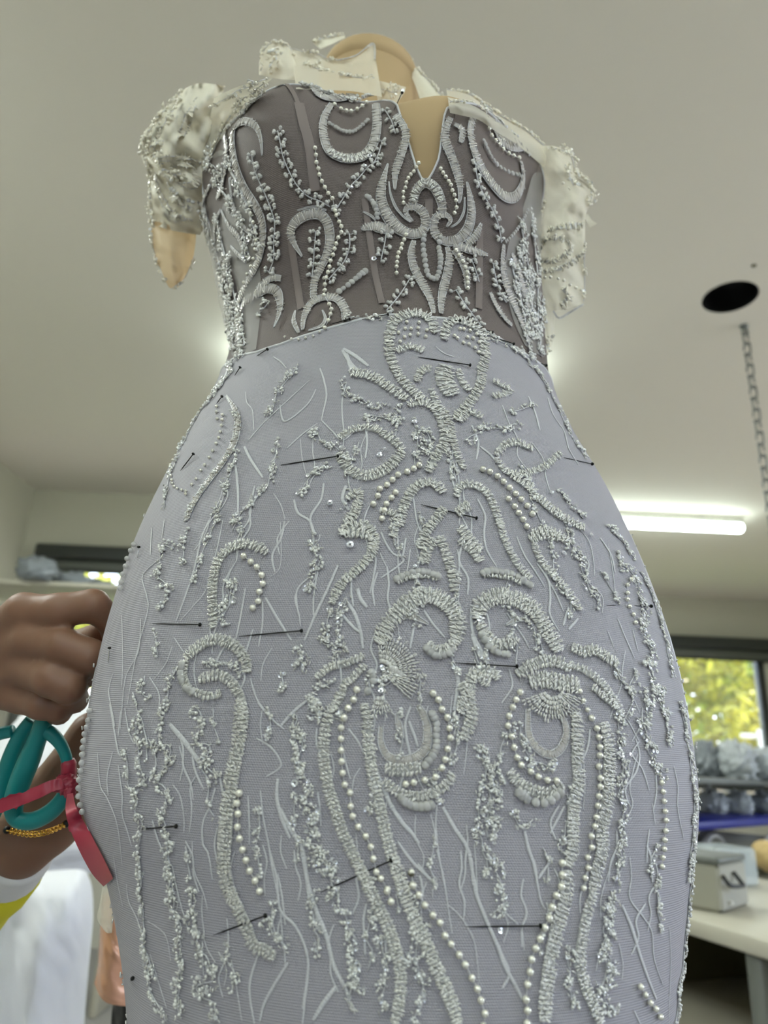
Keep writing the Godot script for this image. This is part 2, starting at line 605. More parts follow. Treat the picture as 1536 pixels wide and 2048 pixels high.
# ------------------------------------------------------------------ flesh: tapered capsules joined by a smooth minimum, meshed as surface nets
func flesh(bones: Array, cell: float) -> ArrayMesh:
	# bones: [a, b, radius a, radius b, blend]
	var lo := Vector3.ONE * 1e9
	var hi := -lo
	for b in bones:
		var r: float = maxf(b[2], b[3]) + 3 * cell
		for p in [b[0], b[1]]:
			lo = lo.min(p - Vector3.ONE * r); hi = hi.max(p + Vector3.ONE * r)
	var N := Vector3i(((hi - lo) / cell).ceil()) + Vector3i.ONE
	var g := PackedFloat32Array()
	g.resize(N.x * N.y * N.z)
	g.fill(1.0)
	for b in bones:
		var a: Vector3 = b[0]
		var e: Vector3 = b[1]
		var ra: float = b[2]
		var rb: float = b[3]
		var k: float = b[4]
		var m: float = maxf(ra, rb) + k + 3 * cell
		var i0 := Vector3i(((a.min(e) - Vector3.ONE * m - lo) / cell).floor()).max(Vector3i.ZERO)
		var i1 := Vector3i(((a.max(e) + Vector3.ONE * m - lo) / cell).ceil()).min(N - Vector3i.ONE)
		var d := e - a
		var inv := 1.0 / maxf(d.length_squared(), 1e-9)
		for z in range(i0.z, i1.z + 1):
			for y in range(i0.y, i1.y + 1):
				var at_i := (z * N.y + y) * N.x
				for x in range(i0.x, i1.x + 1):
					var q := lo + Vector3(x, y, z) * cell - a
					var t := clampf(q.dot(d) * inv, 0.0, 1.0)
					var v := (q - d * t).length() - lerpf(ra, rb, t)
					var u := g[at_i + x]
					var h := clampf(0.5 + 0.5 * (u - v) / k, 0.0, 1.0)
					g[at_i + x] = lerpf(u, v, h) - k * h * (1.0 - h)
	var id := {}
	var verts := PackedVector3Array()
	var sy := N.x
	var sz := N.x * N.y
	var offs := [0, 1, sy, sy + 1, sz, sz + 1, sz + sy, sz + sy + 1]
	for z in N.z - 1:
		for y in N.y - 1:
			for x in N.x - 1:
				var c := z * sz + y * sy + x
				var s0 := g[c]
				if absf(s0) > cell * 3.0: continue
				var inside := 0
				for o in offs:
					if g[c + o] < 0.0: inside += 1
				if inside == 0 or inside == 8: continue
				var acc := Vector3.ZERO
				var cnt := 0
				for e in [[0, 1], [2, 3], [4, 5], [6, 7], [0, 2], [1, 3], [4, 6], [5, 7], [0, 4], [1, 5], [2, 6], [3, 7]]:
					var fa := g[c + offs[e[0]]]
					var fb := g[c + offs[e[1]]]
					if (fa < 0.0) != (fb < 0.0):
						var t := fa / (fa - fb)
						var pa := Vector3(e[0] & 1, (e[0] >> 1) & 1, e[0] >> 2)
						var pb := Vector3(e[1] & 1, (e[1] >> 1) & 1, e[1] >> 2)
						acc += pa.lerp(pb, t)
						cnt += 1
				id[c] = verts.size()
				verts.append(lo + (Vector3(x, y, z) + acc / cnt) * cell)
	var idx := PackedInt32Array()
	for c in id:
		for ax in 3:
			var s: int = [1, sy, sz][ax]
			var u: int = [sy, sz, 1][ax]
			var w: int = [sz, 1, sy][ax]
			if (g[c] < 0.0) == (g[c + s] < 0.0): continue
			if not (id.has(c - u) and id.has(c - w) and id.has(c - u - w)): continue
			var q := [id[c], id[c - u], id[c - u - w], id[c - w]]
			if g[c] < 0.0: q.reverse()
			for k in [0, 1, 2, 0, 2, 3]: idx.append(q[k])
	var st := new_st()
	for i in idx: st.add_vertex(verts[i])
	return done(st)

func chain(out: Array, pts: Array, k: float) -> void:
	# pts: [x, y, depth, radius in pixels] joints of one finger or limb
	for i in pts.size() - 1:
		var a: Array = pts[i]
		var b: Array = pts[i + 1]
		out.append([at(a[0], a[1], a[2]), at(b[0], b[1], b[2]), a[3] * a[2] / F, b[3] * b[2] / F, k])

func blob(c: Vector3, r: Vector3, amp: float, seed_: int, flat_base := false, fine := 26) -> ArrayMesh:
	# a crumpled bag or bundle
	var n := FastNoiseLite.new()
	n.seed = seed_
	n.frequency = 1.0
	n.fractal_octaves = 3
	var st := new_st()
	var p := func(i: int, j: int) -> Vector3:
		var th := TAU * (i % (fine * 2)) / (fine * 2)
		var ph := PI * j / fine
		var d := Vector3(sin(ph) * cos(th), cos(ph), sin(ph) * sin(th))
		var k := 1.0 + amp * (absf(n.get_noise_3dv(d * 1.7)) * 2.2 - 0.5)
		var v := c + d * r * k
		if flat_base: v.y = maxf(v.y, c.y - r.y * 0.7)
		return v
	for j in fine:
		for i in fine * 2:
			var q := [p.call(i, j), p.call(i + 1, j), p.call(i + 1, j + 1), p.call(i, j + 1)]
			st.add_vertex(q[0]); st.add_vertex(q[1]); st.add_vertex(q[2])
			st.add_vertex(q[0]); st.add_vertex(q[2]); st.add_vertex(q[3])
	return done(st)

func torus(R: float, r: float, n := 20, m := 8) -> ArrayMesh:
	var st := new_st()
	for i in n:
		for j in m:
			var q := []
			for e in [[i, j], [i + 1, j], [i + 1, j + 1], [i, j + 1]]:
				var a: float = TAU * (e[0] % n) / n
				var b: float = TAU * (e[1] % m) / m
				q.append(Vector3(cos(a) * (R + r * cos(b)), sin(a) * (R + r * cos(b)), r * sin(b)))
			st.add_vertex(q[0]); st.add_vertex(q[2]); st.add_vertex(q[1])
			st.add_vertex(q[0]); st.add_vertex(q[3]); st.add_vertex(q[2])
	return done(st)

func theta_h(p: Vector3, off := 0.0015) -> Vector2:
	var h := p.y - EYE.y
	var i := int(clampf((h + 1.0) * 1000.0, 0, LUT_N - 2))
	var x := p.x - lut_c[i]
	var b := lut_b[i] + off
	if h > 0.2: b += bust(x, h) if p.z > ZC else 0.045 * smoothstep(0.28, 0.42, h)
	return Vector2(atan2((p.z - ZC) / b, x / (lut_a[i] + off)), h)

func edge_table(px: Array) -> Array:
	var t := []
	for k in range(0, px.size(), 2): t.append(theta_h(hit(px[k], px[k + 1])[0]))
	t.sort_custom(func(a, b): return a.x < b.x)
	return t

func edge_h(t: Array, theta: float, back: float) -> float:
	var n := t.size()
	if theta <= t[0].x: return lerpf(t[0].y, back, clampf((t[0].x - theta) / 0.5, 0, 1))
	if theta >= t[n - 1].x: return lerpf(t[n - 1].y, back, clampf((theta - t[n - 1].x) / 0.5, 0, 1))
	for i in n - 1:
		if theta <= t[i + 1].x:
			return lerpf(t[i].y, t[i + 1].y, (theta - t[i].x) / maxf(1e-5, t[i + 1].x - t[i].x))
	return back

func shell(lower: Callable, upper: Callable, off: float, cols: int, rows: int) -> ArrayMesh:
	var st := new_st()
	var pt := func(i: int, j: int) -> Vector3:
		var th := -PI / 2 + TAU * i / cols
		var lo: float = lower.call(th)
		var hi: float = upper.call(th)
		return surf(th, lerpf(lo, hi, float(j) / rows), off)
	var last := []
	for i in cols + 1:
		var col := []
		for j in rows + 1: col.append(pt.call(i % cols, j))
		if last.size():
			for j in rows:
				for e in [[0, j], [0, j + 1], [1, j + 1], [0, j], [1, j + 1], [1, j]]:
					var v: Vector3 = last[e[1]] if e[0] == 0 else col[e[1]]
					# the weave runs round and up the body
					st.set_uv(Vector2((i - 1 + e[0]) * 0.9 / cols, v.y) * 30.0)
					st.add_vertex(v)
		last = col
	return done(st)

func make_materials() -> void:
	# fine net of the tulle as relief
	var net := Image.create(256, 256, false, Image.FORMAT_RGB8)
	for y in 256:
		for x in 256:
			var u := fposmod(x / 8.0 + (0.5 if int(y / 8.0) % 2 else 0.0), 1.0) - 0.5
			var v := fposmod(y / 8.0, 1.0) - 0.5
			var d := sqrt(u * u + v * v)
			var g := clampf((d - 0.22) * 4.0, 0, 1)
			net.set_pixel(x, y, Color(g, g, g))
	var net_tex := ImageTexture.create_from_image(net)
	var netted := func(c: Color, s: float) -> StandardMaterial3D:
		var m := mat(c, 0.62)
		if s <= 0.0: return m
		m.heightmap_enabled = true
		m.heightmap_texture = net_tex
		m.heightmap_scale = s
		return m
	M.skirt = netted.call(Color(0.625, 0.61, 0.642), 0.025)
	M.skirt.rim_enabled = true
	M.skirt.rim = 0.25
	M.bodice = netted.call(Color(0.425, 0.38, 0.37), 0.03)
	M.channel = netted.call(Color(0.46, 0.412, 0.40), 0.0)
	M.thread = mat(Color(0.655, 0.635, 0.63), 0.42)
	M.thread_light = mat(Color(0.77, 0.765, 0.78), 0.4)
	M.cushion = mat(Color(0.72, 0.715, 0.71), 0.5)
	M.glass_bead = mat(Color(0.86, 0.85, 0.845), 0.13, 0.25)
	M.side_lace = mat(Color(0.66, 0.64, 0.63), 0.6)
	M.side_lace.transparency = BaseMaterial3D.TRANSPARENCY_ALPHA
	M.side_lace.albedo_color.a = 0.5
	M.thread_cream = mat(Color(0.84, 0.81, 0.75), 0.45)
	M.bead_cream = mat(Color(0.90, 0.875, 0.82), 0.14, 0.12)
	M.scroll_bead = mat(Color(0.765, 0.74, 0.725), 0.16, 0.2)
	M.seed_bead = mat(Color(0.87, 0.865, 0.865), 0.14, 0.1)
	M.berry = mat(Color(0.80, 0.79, 0.79), 0.3)
	M.pearl = mat(Color(0.90, 0.885, 0.84), 0.13, 0.42)
	M.drop_bead = mat(Color(0.80, 0.79, 0.795), 0.12)
	M.clear_ring = mat(Color(0.86, 0.86, 0.88), 0.1, 0.3)
	for k in ["glass_bead", "scroll_bead", "bead_cream", "seed_bead", "berry", "pearl", "drop_bead", "clear_ring"]:
		M[k].vertex_color_use_as_albedo = k != "pearl"
		M[k].clearcoat_enabled = true
		M[k].clearcoat = 0.8
		M[k].clearcoat_roughness = 0.08
	M.drop_bead.transparency = BaseMaterial3D.TRANSPARENCY_ALPHA
	M.drop_bead.albedo_color.a = 0.62
	M.drop_bead.roughness = 0.3
	M.sequin = mat(Color(0.90, 0.91, 0.96), 0.12, 0.75)
	M.lace = netted.call(Color(0.90, 0.875, 0.82), 0.0)
	M.lace.transparency = BaseMaterial3D.TRANSPARENCY_ALPHA
	M.lace.albedo_color.a = 0.72
	M.lace.backlight_enabled = true
	M.lace.backlight = Color(0.8, 0.78, 0.72)
	M.lace_dense = netted.call(Color(0.86, 0.835, 0.78), 0.0)
	M.lace_dense.backlight_enabled = true
	M.lace_dense.backlight = Color(0.5, 0.48, 0.42)
	M.lace_tan = netted.call(Color(0.84, 0.77, 0.66), 0.0)
	M.lace_tan.backlight_enabled = true
	M.lace_tan.backlight = Color(0.8, 0.7, 0.55)
	M.jersey = mat(Color(0.675, 0.575, 0.435), 0.85)
	M.steel = mat(Color(0.16, 0.155, 0.15), 0.32, 0.85)
	M.bright_steel = mat(Color(0.75, 0.75, 0.75), 0.25, 1.0)
	M.skin = mat(Color(0.49, 0.35, 0.27), 0.5)
	M.skin.subsurf_scatter_enabled = true
	M.skin.subsurf_scatter_strength = 0.12
	M.teal = mat(Color(0.03, 0.50, 0.50), 0.38)
	M.ribbon = mat(Color(0.64, 0.18, 0.26), 0.42)
	M.ribbon.rim_enabled = true
	M.ribbon.rim = 0.3
	M.gold = mat(Color(0.85, 0.66, 0.30), 0.25, 1.0)
	M.black = mat(Color(0.03, 0.03, 0.035), 0.4)
	M.yellow = mat(Color(0.80, 0.76, 0.13), 0.7)
	M.knit = mat(Color(0.85, 0.84, 0.83), 0.8)
	M.satin = mat(Color(0.97, 0.97, 0.98), 0.45)
	M.satin.backlight_enabled = true
	M.satin.backlight = Color(0.9, 0.9, 0.92)
	M.satin.rim_enabled = true
	M.satin.rim = 0.3
	M.peach = mat(Color(0.80, 0.60, 0.48), 0.25, 0.1)
	var paint := func(c: Color) -> StandardMaterial3D:
		var m := mat(c, 0.85)
		return m
	M.ceiling = paint.call(Color(0.885, 0.86, 0.825))
	M.wall = paint.call(Color(0.75, 0.735, 0.68))
	M.floor_ = mat(Color(0.56, 0.55, 0.545), 0.45)
	M.dark_frame = mat(Color(0.21, 0.22, 0.215), 0.5)
	M.grey_frame = mat(Color(0.40, 0.41, 0.39), 0.5)
	M.glass = mat(Color(1, 1, 1, 0.06), 0.02)
	M.glass.transparency = BaseMaterial3D.TRANSPARENCY_ALPHA
	M.white_plastic = mat(Color(0.80, 0.79, 0.76), 0.4)
	M.bag = mat(Color(0.72, 0.74, 0.75), 0.3)
	M.bag.backlight_enabled = true
	M.bag.backlight = Color(0.35, 0.37, 0.38)
	M.bag_dark = mat(Color(0.50, 0.52, 0.54), 0.35)
	M.blue = mat(Color(0.04, 0.09, 0.46), 0.45)
	M.board = mat(Color(0.74, 0.72, 0.66), 0.5)
	M.grey_box = mat(Color(0.60, 0.59, 0.54), 0.55)
	M.clear_box = mat(Color(0.80, 0.83, 0.83, 0.5), 0.3)
	M.clear_box.transparency = BaseMaterial3D.TRANSPARENCY_ALPHA
	M.tan_box = mat(Color(0.80, 0.69, 0.47), 0.7)
	M.olive = mat(Color(0.36, 0.35, 0.26), 0.7)
	M.lamp = mat(Color(0.95, 1.0, 0.97), 0.4)
	M.lamp.emission_enabled = true
	M.lamp.emission = Color(0.93, 1.0, 0.96)
	M.lamp.emission_energy_multiplier = 17.0
	M.lamp_body = mat(Color(0.80, 0.80, 0.78), 0.5)
	M.leaf = mat(Color(0.74, 0.76, 0.26), 0.5)
	M.leaf.vertex_color_use_as_albedo = true
	M.leaf.backlight_enabled = true
	M.leaf.backlight = Color(0.75, 0.78, 0.25)
	M.paving = mat(Color(0.80, 0.78, 0.73), 0.9)
	M.bark = mat(Color(0.35, 0.28, 0.2), 0.9)
	M.grass = mat(Color(0.35, 0.45, 0.2), 0.9)
	M.chain_metal = mat(Color(0.45, 0.46, 0.46), 0.35, 0.9)

	# bead shapes
	var s := SphereMesh.new()
	s.radius = 1.0; s.height = 2.0; s.radial_segments = 20; s.rings = 10
	pearl_mesh = s
	var s2 := SphereMesh.new()
	s2.radius = 1.0; s2.height = 2.0; s2.radial_segments = 12; s2.rings = 6
	tiny_pearl = s2
	var s3 := SphereMesh.new()
	s3.radius = 0.00095; s3.height = 0.0019; s3.radial_segments = 10; s3.rings = 5
	seed_mesh = s3
	var d := SphereMesh.new()
	d.radius = 1.0; d.height = 2.0; d.radial_segments = 14; d.rings = 8
	drop_mesh = d
	var st := new_st()
	add_tube(st, [Vector3(0, -0.00125, 0), Vector3(0, -0.0011, 0), Vector3(0, 0.0011, 0), Vector3(0, 0.00125, 0)], [0.0003, 0.00045, 0.00045, 0.0003], 6)
	bugle_mesh = done(st)
	# sequin: a thin washer
	st = new_st(false)
	var n := 16
	for i in n:
		var ring := []
		for e in [i, i + 1]:
			var a: float = TAU * e / n
			var c := Vector3(cos(a), sin(a), 0)
			ring.append([c * 0.0012, c * 0.0011 + Vector3(0, 0, 0.00014), c * 0.00055 + Vector3(0, 0, 0.00002), c * 0.0004])
		for j in 3:
			for v in [ring[0][j], ring[0][j + 1], ring[1][j + 1], ring[0][j], ring[1][j + 1], ring[1][j]]: st.add_vertex(v)
	ring_mesh = done(st, false)

# ------------------------------------------------------------------ the room
func batten(p: Vector3, length: float, label: String, energy: float, bulb := true) -> void:
	# a ceiling batten with a half-round diffuser, hung just under the ceiling, and the light it gives
	var o := thing("ceiling_light", label, "ceiling light", p, "fluorescent battens")
	put("spine", box_mesh(Vector3(length, 0.03, 0.05), 0.004), M.lamp_body, o, Vector3(0, 0.033, 0))
	var st := new_st()
	var pts := []
	var rad := []
	for k in [[-0.5, 0.6], [-0.494, 0.9], [-0.485, 1.0], [0.485, 1.0], [0.494, 0.9], [0.5, 0.6]]:
		pts.append(Vector3(k[0] * length, 0, 0)); rad.append(0.031 * k[1])
	add_tube(st, pts, rad, 16)
	put("diffuser", done(st), M.lamp, o)
	for s in [-1, 1]: put("clip", box_mesh(Vector3(0.02, 0.016, 0.03), 0.002), M.lamp_body, o, Vector3(s * length * 0.3, 0.05, 0))
	var l := AreaLight3D.new()
	l.name = "batten_glow"
	l.area_size = Vector2(length, 0.06)
	l.light_color = Color(0.97, 1.0, 0.985)
	l.light_energy = energy
	l.area_range = 14.0
	l.area_attenuation = 2.0
	l.shadow_enabled = true
	l.position = p + Vector3(0, -0.036, 0)
	l.rotation.x = -PI / 2
	add_child(l)
	l.name = "ceiling_light_glow"

func wall_with_hole(called: String, along_x: bool, a: float, b: float, fixed: float, y0: float, y1: float, hole: Array) -> void:
	# a wall 0.15 thick from a to b, with one opening [from, to, sill, head]
	var st := new_st(false)
	var add := func(u0: float, u1: float, v0: float, v1: float):
		if u1 - u0 < 0.001 or v1 - v0 < 0.001: return
		var c := Vector3((u0 + u1) / 2, (v0 + v1) / 2, fixed)
		var s := Vector3(u1 - u0, v1 - v0, 0.15)
		if not along_x:
			c = Vector3(fixed, c.y, c.x); s = Vector3(s.z, s.y, s.x)
		add_box(st, c, s)
	if hole.is_empty():
		add.call(a, b, y0, y1)
	else:
		add.call(a, hole[0], y0, y1)
		add.call(hole[1], b, y0, y1)
		add.call(hole[0], hole[1], y0, hole[2])
		add.call(hole[0], hole[1], hole[3], y1)
	struct(called, done(st, false), M.wall)

func window(called: String, x0: float, x1: float, y0: float, y1: float, z: float, bars: Array, m: Material) -> void:
	var root := Node3D.new()
	root.name = called
	root.set_meta("kind", "structure")
	add_child(root)
	var w := x1 - x0
	for e in [[x0 + w / 2, y0 + 0.03, w, 0.06], [x0 + w / 2, y1 - 0.03, w, 0.06], [x0 + 0.03, (y0 + y1) / 2, 0.06, y1 - y0 - 0.12], [x1 - 0.03, (y0 + y1) / 2, 0.06, y1 - y0 - 0.12]]:
		put("window_frame", box_mesh(Vector3(e[2], e[3], 0.08), 0.006), m, root, Vector3(e[0], e[1], z))
	var last := x0 + 0.06
	for b in bars + [x1 - 0.06]:
		put("pane", box_mesh(Vector3(b - last - 0.03, y1 - y0 - 0.12, 0.006)), M.glass, root, Vector3((b + last) / 2, (y0 + y1) / 2, z))
		if b != x1 - 0.06: put("mullion", box_mesh(Vector3(0.05, y1 - y0 - 0.12, 0.07), 0.005), m, root, Vector3(b, (y0 + y1) / 2, z))
		last = b
	put("window_sill", box_mesh(Vector3(w + 0.1, 0.03, 0.22), 0.006), M.board, root, Vector3(x0 + w / 2, y0 - 0.012, z + 0.1))

func blind(x0: float, x1: float, top: float, height: float, z: float, label: String) -> void:
	var o := thing("roller_blind", label, "blind", Vector3((x0 + x1) / 2, top - height, z), "roller blind cassettes")
	var w := x1 - x0
	put("cassette", box_mesh(Vector3(w, height * 0.55, 0.11), 0.012), M.dark_frame, o, Vector3(0, height * 0.72, 0))
	put("rolled_cloth", tube_mesh([Vector3(-w * 0.49, 0, 0), Vector3(w * 0.49, 0, 0)], [height * 0.22], 18), M.grey_frame, o, Vector3(0, height * 0.26, -0.01))
	put("bottom_rail", box_mesh(Vector3(w * 0.98, height * 0.1, 0.02), 0.004), M.dark_frame, o, Vector3(0, height * 0.03, 0.01))

func room() -> void:
	var x0 := -2.21
	var x1 := 3.9
	var ceil := CSGBox3D.new()
	ceil.name = "ceiling"
	ceil.size = Vector3(x1 - x0 + 0.4, 0.15, 9.9)
	ceil.position = Vector3((x0 + x1) / 2, 2.575, -1.55)
	ceil.material = M.ceiling
	ceil.set_meta("kind", "structure")
	var hole := CSGCylinder3D.new()
	hole.name = "opening"
	hole.operation = CSGShape3D.OPERATION_SUBTRACTION
	hole.radius = 0.088
	hole.height = 0.4
	hole.sides = 40
	var hp := at_height(1460, 595, 2.5)
	hole.position = hp - ceil.position
	ceil.add_child(hole)
	add_child(ceil)
	struct("floor", box_mesh(Vector3(x1 - x0 + 0.4, 0.12, 9.9)), M.floor_, Vector3((x0 + x1) / 2, -0.06, -1.55))
	wall_with_hole("wall_left", false, -4.3, 3.3, x0 - 0.075, 0, 2.5, [])
	wall_with_hole("wall_right", false, -6.5, 3.3, x1 + 0.075, 0, 2.5, [-2.6, 1.2, 0.5, 2.3])
	wall_with_hole("wall_back", true, x0 - 0.1, -0.6, -4.303, 0, 2.5, [-2.1, -0.95, 1.0, 2.125])
	wall_with_hole("wall_return", false, -6.5, -4.23, -0.675, 0, 2.5, [])
	wall_with_hole("wall_far", true, -0.75, x1 + 0.15, -6.432, 0, 2.5, [1.35, 3.45, 0.85, 2.125])
	wall_with_hole("wall_front", true, x0 - 0.1, x1 + 0.1, 3.3, 0, 2.5, [-0.6, 1.0, 1.35, 2.25])
	window("window_1", -2.1, -0.95, 1.0, 2.125, -4.30, [-1.5], M.grey_frame)
	window("window_2", 1.35, 3.45, 0.85, 2.125, -6.43, [2.2], M.dark_frame)
	window("window_3", -0.6, 1.0, 1.35, 2.25, 3.3, [0.2], M.white_plastic)
	# the side window out of frame on the right
	var side := Node3D.new()
	side.name = "window_4"
	side.set_meta("kind", "structure")
	add_child(side)
	for e in [[0.53, 0.06, 3.8, -0.7], [2.27, 0.06, 3.8, -0.7], [1.4, 1.68, 0.06, -2.57], [1.4, 1.68, 0.06, 1.17], [1.4, 1.68, 0.05, -0.7]]:
		put("window_frame", box_mesh(Vector3(0.08, e[1], e[2]), 0.006), M.white_plastic, side, Vector3(x1 + 0.075, e[0], e[3]))
	for z in [-1.635, 0.235]: put("pane", box_mesh(Vector3(0.006, 1.66, 1.8)), M.glass, side, Vector3(x1 + 0.075, 1.4, z))
	blind(-2.08, -0.95, 2.125, 0.16, -4.17, "dark roller blind cassette over the left window, above the hand")
	blind(1.35, 3.5, 2.13, 0.20, -6.29, "dark grey roller blind cassette over the right window with trees")
	# the round hole left for a downlight
	var can := thing("downlight_opening", "dark round downlight hole cut into the ceiling above the chain", "ceiling hole", hp)
	put("can", lathe([Vector2(0.086, 0.0), Vector2(0.086, 0.17), Vector2(0.001, 0.172), Vector2(0.001, 0.178), Vector2(0.093, 0.178), Vector2(0.093, 0.15)], 40), M.black, can)
	put("clip", box_mesh(Vector3(0.02, 0.012, 0.012), 0.002), M.grey_frame, can, Vector3(-0.066, 0.02, 0.03))
	tag(put("ceiling_screw", lathe([Vector2(0.001, -0.004), Vector2(0.007, -0.003), Vector2(0.008, 0.001)], 14), M.olive, null, at_height(1508, 531, 2.5)), "small dark screw head in the ceiling beyond the round hole", "screw")
	# hook and chain
	var kp := at_height(1488, 652, 2.5)
	var hook := thing("ceiling_hook", "small grey ceiling hook holding the hanging chain", "hook", kp)
	put("plate", lathe([Vector2(0.001, -0.014), Vector2(0.012, -0.012), Vector2(0.016, 0.0)], 18), M.chain_metal, hook)
	var curl := []
	for k in 14:
		var a := PI * 0.5 - TAU * 0.8 * k / 13.0
		curl.append(Vector3(cos(a) * 0.011, -0.026 + sin(a) * 0.011, 0))
	put("loop", tube_mesh(curl, [0.003], 8), M.chain_metal, hook)
	var chain_o := thing("hanging_chain", "grey steel link chain hanging from the ceiling hook at the right edge", "chain", kp + Vector3(0, -0.035, 0))
	var st := new_st()

	var oval := []
	for k in 17:
		var a := TAU * k / 16.0
		oval.append(Vector3(cos(a) * 0.0125, sin(a) * 0.0125 + signf(sin(a)) * 0.0135, 0))
	add_tube(st, oval, [0.0032], 7, false)
	var link := done(st)
	for k in 34:
		var o := put("link", link, M.chain_metal, chain_o, Vector3(0, -0.016 - k * 0.043, 0))
		o.rotation.y = PI / 2 * (k % 2) + 0.4
	batten(at_height(1485, 1056, 2.43) + Vector3(-0.63, 0, 0), 1.26, "lit white ceiling batten light seen right of the dress hip", 1.0)
	batten(Vector3(-0.02, 2.43, -2.5), 1.2, "lit ceiling batten hidden behind the dress waist", 1.0)
	batten(Vector3(-1.72, 2.43, -0.95), 0.9, "lit ceiling batten out of frame above the white gown", 1.7)
	for k in 2:
		batten(Vector3(-0.75 + k * 1.7, 2.43, 0.55), 1.2, ["lit ceiling batten overhead left of the camera", "lit ceiling batten overhead right of the camera"][k], 0.09)
		batten(Vector3(-0.75 + k * 1.7, 2.43, 2.0), 1.2, ["lit ceiling batten behind the camera on the left", "lit ceiling batten behind the camera on the right"][k], 0.06)

func tree(p: Vector3, h: float, r: float, seed_: int, label: String, hue: float) -> void:
	var o := thing("garden_tree", label, "tree", p, "")
	var t := []
	for k in 5: t.append(Vector3(sin(k * 1.3 + seed_) * 0.05, h * 0.7 * k / 4.0, cos(k + seed_) * 0.05))
	put("trunk", tube_mesh(t, [0.11, 0.09, 0.08, 0.06, 0.03], 8), M.bark, o)
	var st := new_st(false)
	for k in 4:
		var a := Vector3(cos(k * PI / 2) * 0.028, 0, sin(k * PI / 2) * 0.028)
		var b := Vector3(cos(k * PI / 2 + PI / 2) * 0.028, 0, sin(k * PI / 2 + PI / 2) * 0.028)
		for v in [a, Vector3(0, 0.075, 0.012), b, b, Vector3(0, -0.075, -0.012), a]: st.add_vertex(v)
	var leaf := done(st, false)
	var mm := MultiMesh.new()
	mm.transform_format = MultiMesh.TRANSFORM_3D
	mm.use_colors = true
	mm.mesh = leaf
	var spots := []
	var g := RandomNumberGenerator.new()
	g.seed = seed_ * 77 + 1
	for c in 46:
		var d := Vector3(g.randfn(0, 0.5), g.randfn(0, 0.42), g.randfn(0, 0.5))
		var cc := Vector3(0, h * 0.68, 0) + d * Vector3(r, h * 0.42, r)
		var cr := g.randf_range(0.16, 0.34) * r
		for k in 70:
			var q := Vector3(g.randfn(0, 1), g.randfn(0, 1), g.randfn(0, 1)).normalized() * cr * g.randf_range(0.7, 1.0)
			spots.append([cc + q, g.randf_range(0.8, 1.6), Vector3(g.randf(), g.randf(), g.randf()) * TAU])
	mm.instance_count = spots.size()
	for i in spots.size():
		mm.set_instance_transform(i, Transform3D(Basis.from_euler(spots[i][2]).scaled(Vector3.ONE * spots[i][1]), spots[i][0]))
		var k := g.randf_range(0.55, 1.15)
		mm.set_instance_color(i, Color(k * hue, k, k * 0.7))
	var f := MultiMeshInstance3D.new()
	f.multimesh = mm
	f.material_override = M.leaf
	f.name = "foliage"
	f.set_meta("kind", "stuff")
	o.add_child(f)

func garden() -> void:
	struct("ground", box_mesh(Vector3(60, 0.1, 60)), M.grass, Vector3(0, -0.25, -8.0))
	struct("patio", box_mesh(Vector3(9, 0.08, 14)), M.paving, Vector3(8.6, -0.18, -0.5))
	var kinds := ["yellow green leafy tree outside the right window, nearest the dress", "dense green tree outside the right window behind the plastic bags", "tall bright tree at the right edge outside the window", "tree seen through the left window above the hand", "dark green tree far behind the garden outside the right window", "low bright shrub under the trees outside the right window", "far hedge tree outside the left window"]
	tree(Vector3(3.9, -0.2, -10.0), 3.6, 1.5, 3, kinds[0], 1.15)
	tree(Vector3(5.6, -0.2, -11.5), 3.8, 1.6, 4, kinds[1], 0.95)
	tree(Vector3(7.3, -0.2, -11.0), 4.2, 1.5, 5, kinds[2], 1.1)
	tree(Vector3(-4.6, -0.2, -9.0), 4.0, 1.7, 6, kinds[3], 1.15)
	tree(Vector3(6.0, -0.2, -15.5), 6.5, 3.0, 7, kinds[4], 0.8)
	tree(Vector3(4.6, -0.2, -8.6), 1.9, 0.9, 8, kinds[5], 1.2)
	tree(Vector3(-5.5, -0.2, -13.0), 6.0, 2.8, 9, kinds[6], 0.9)
	var rail := thing("garden_rail", "white two-bar garden rail outside the right window", "railing", Vector3(3.95, 0.3, -7.6))
	for y in [1.06, 0.84]:
		put("rail_bar", box_mesh(Vector3(1.0, 0.05, 0.04), 0.008), M.white_plastic, rail, Vector3(0.32, y, 0))
	for x in [0.0, 0.75]: put("post", box_mesh(Vector3(0.05, 1.66, 0.05), 0.008), M.white_plastic, rail, Vector3(x, 0.3, 0.045))

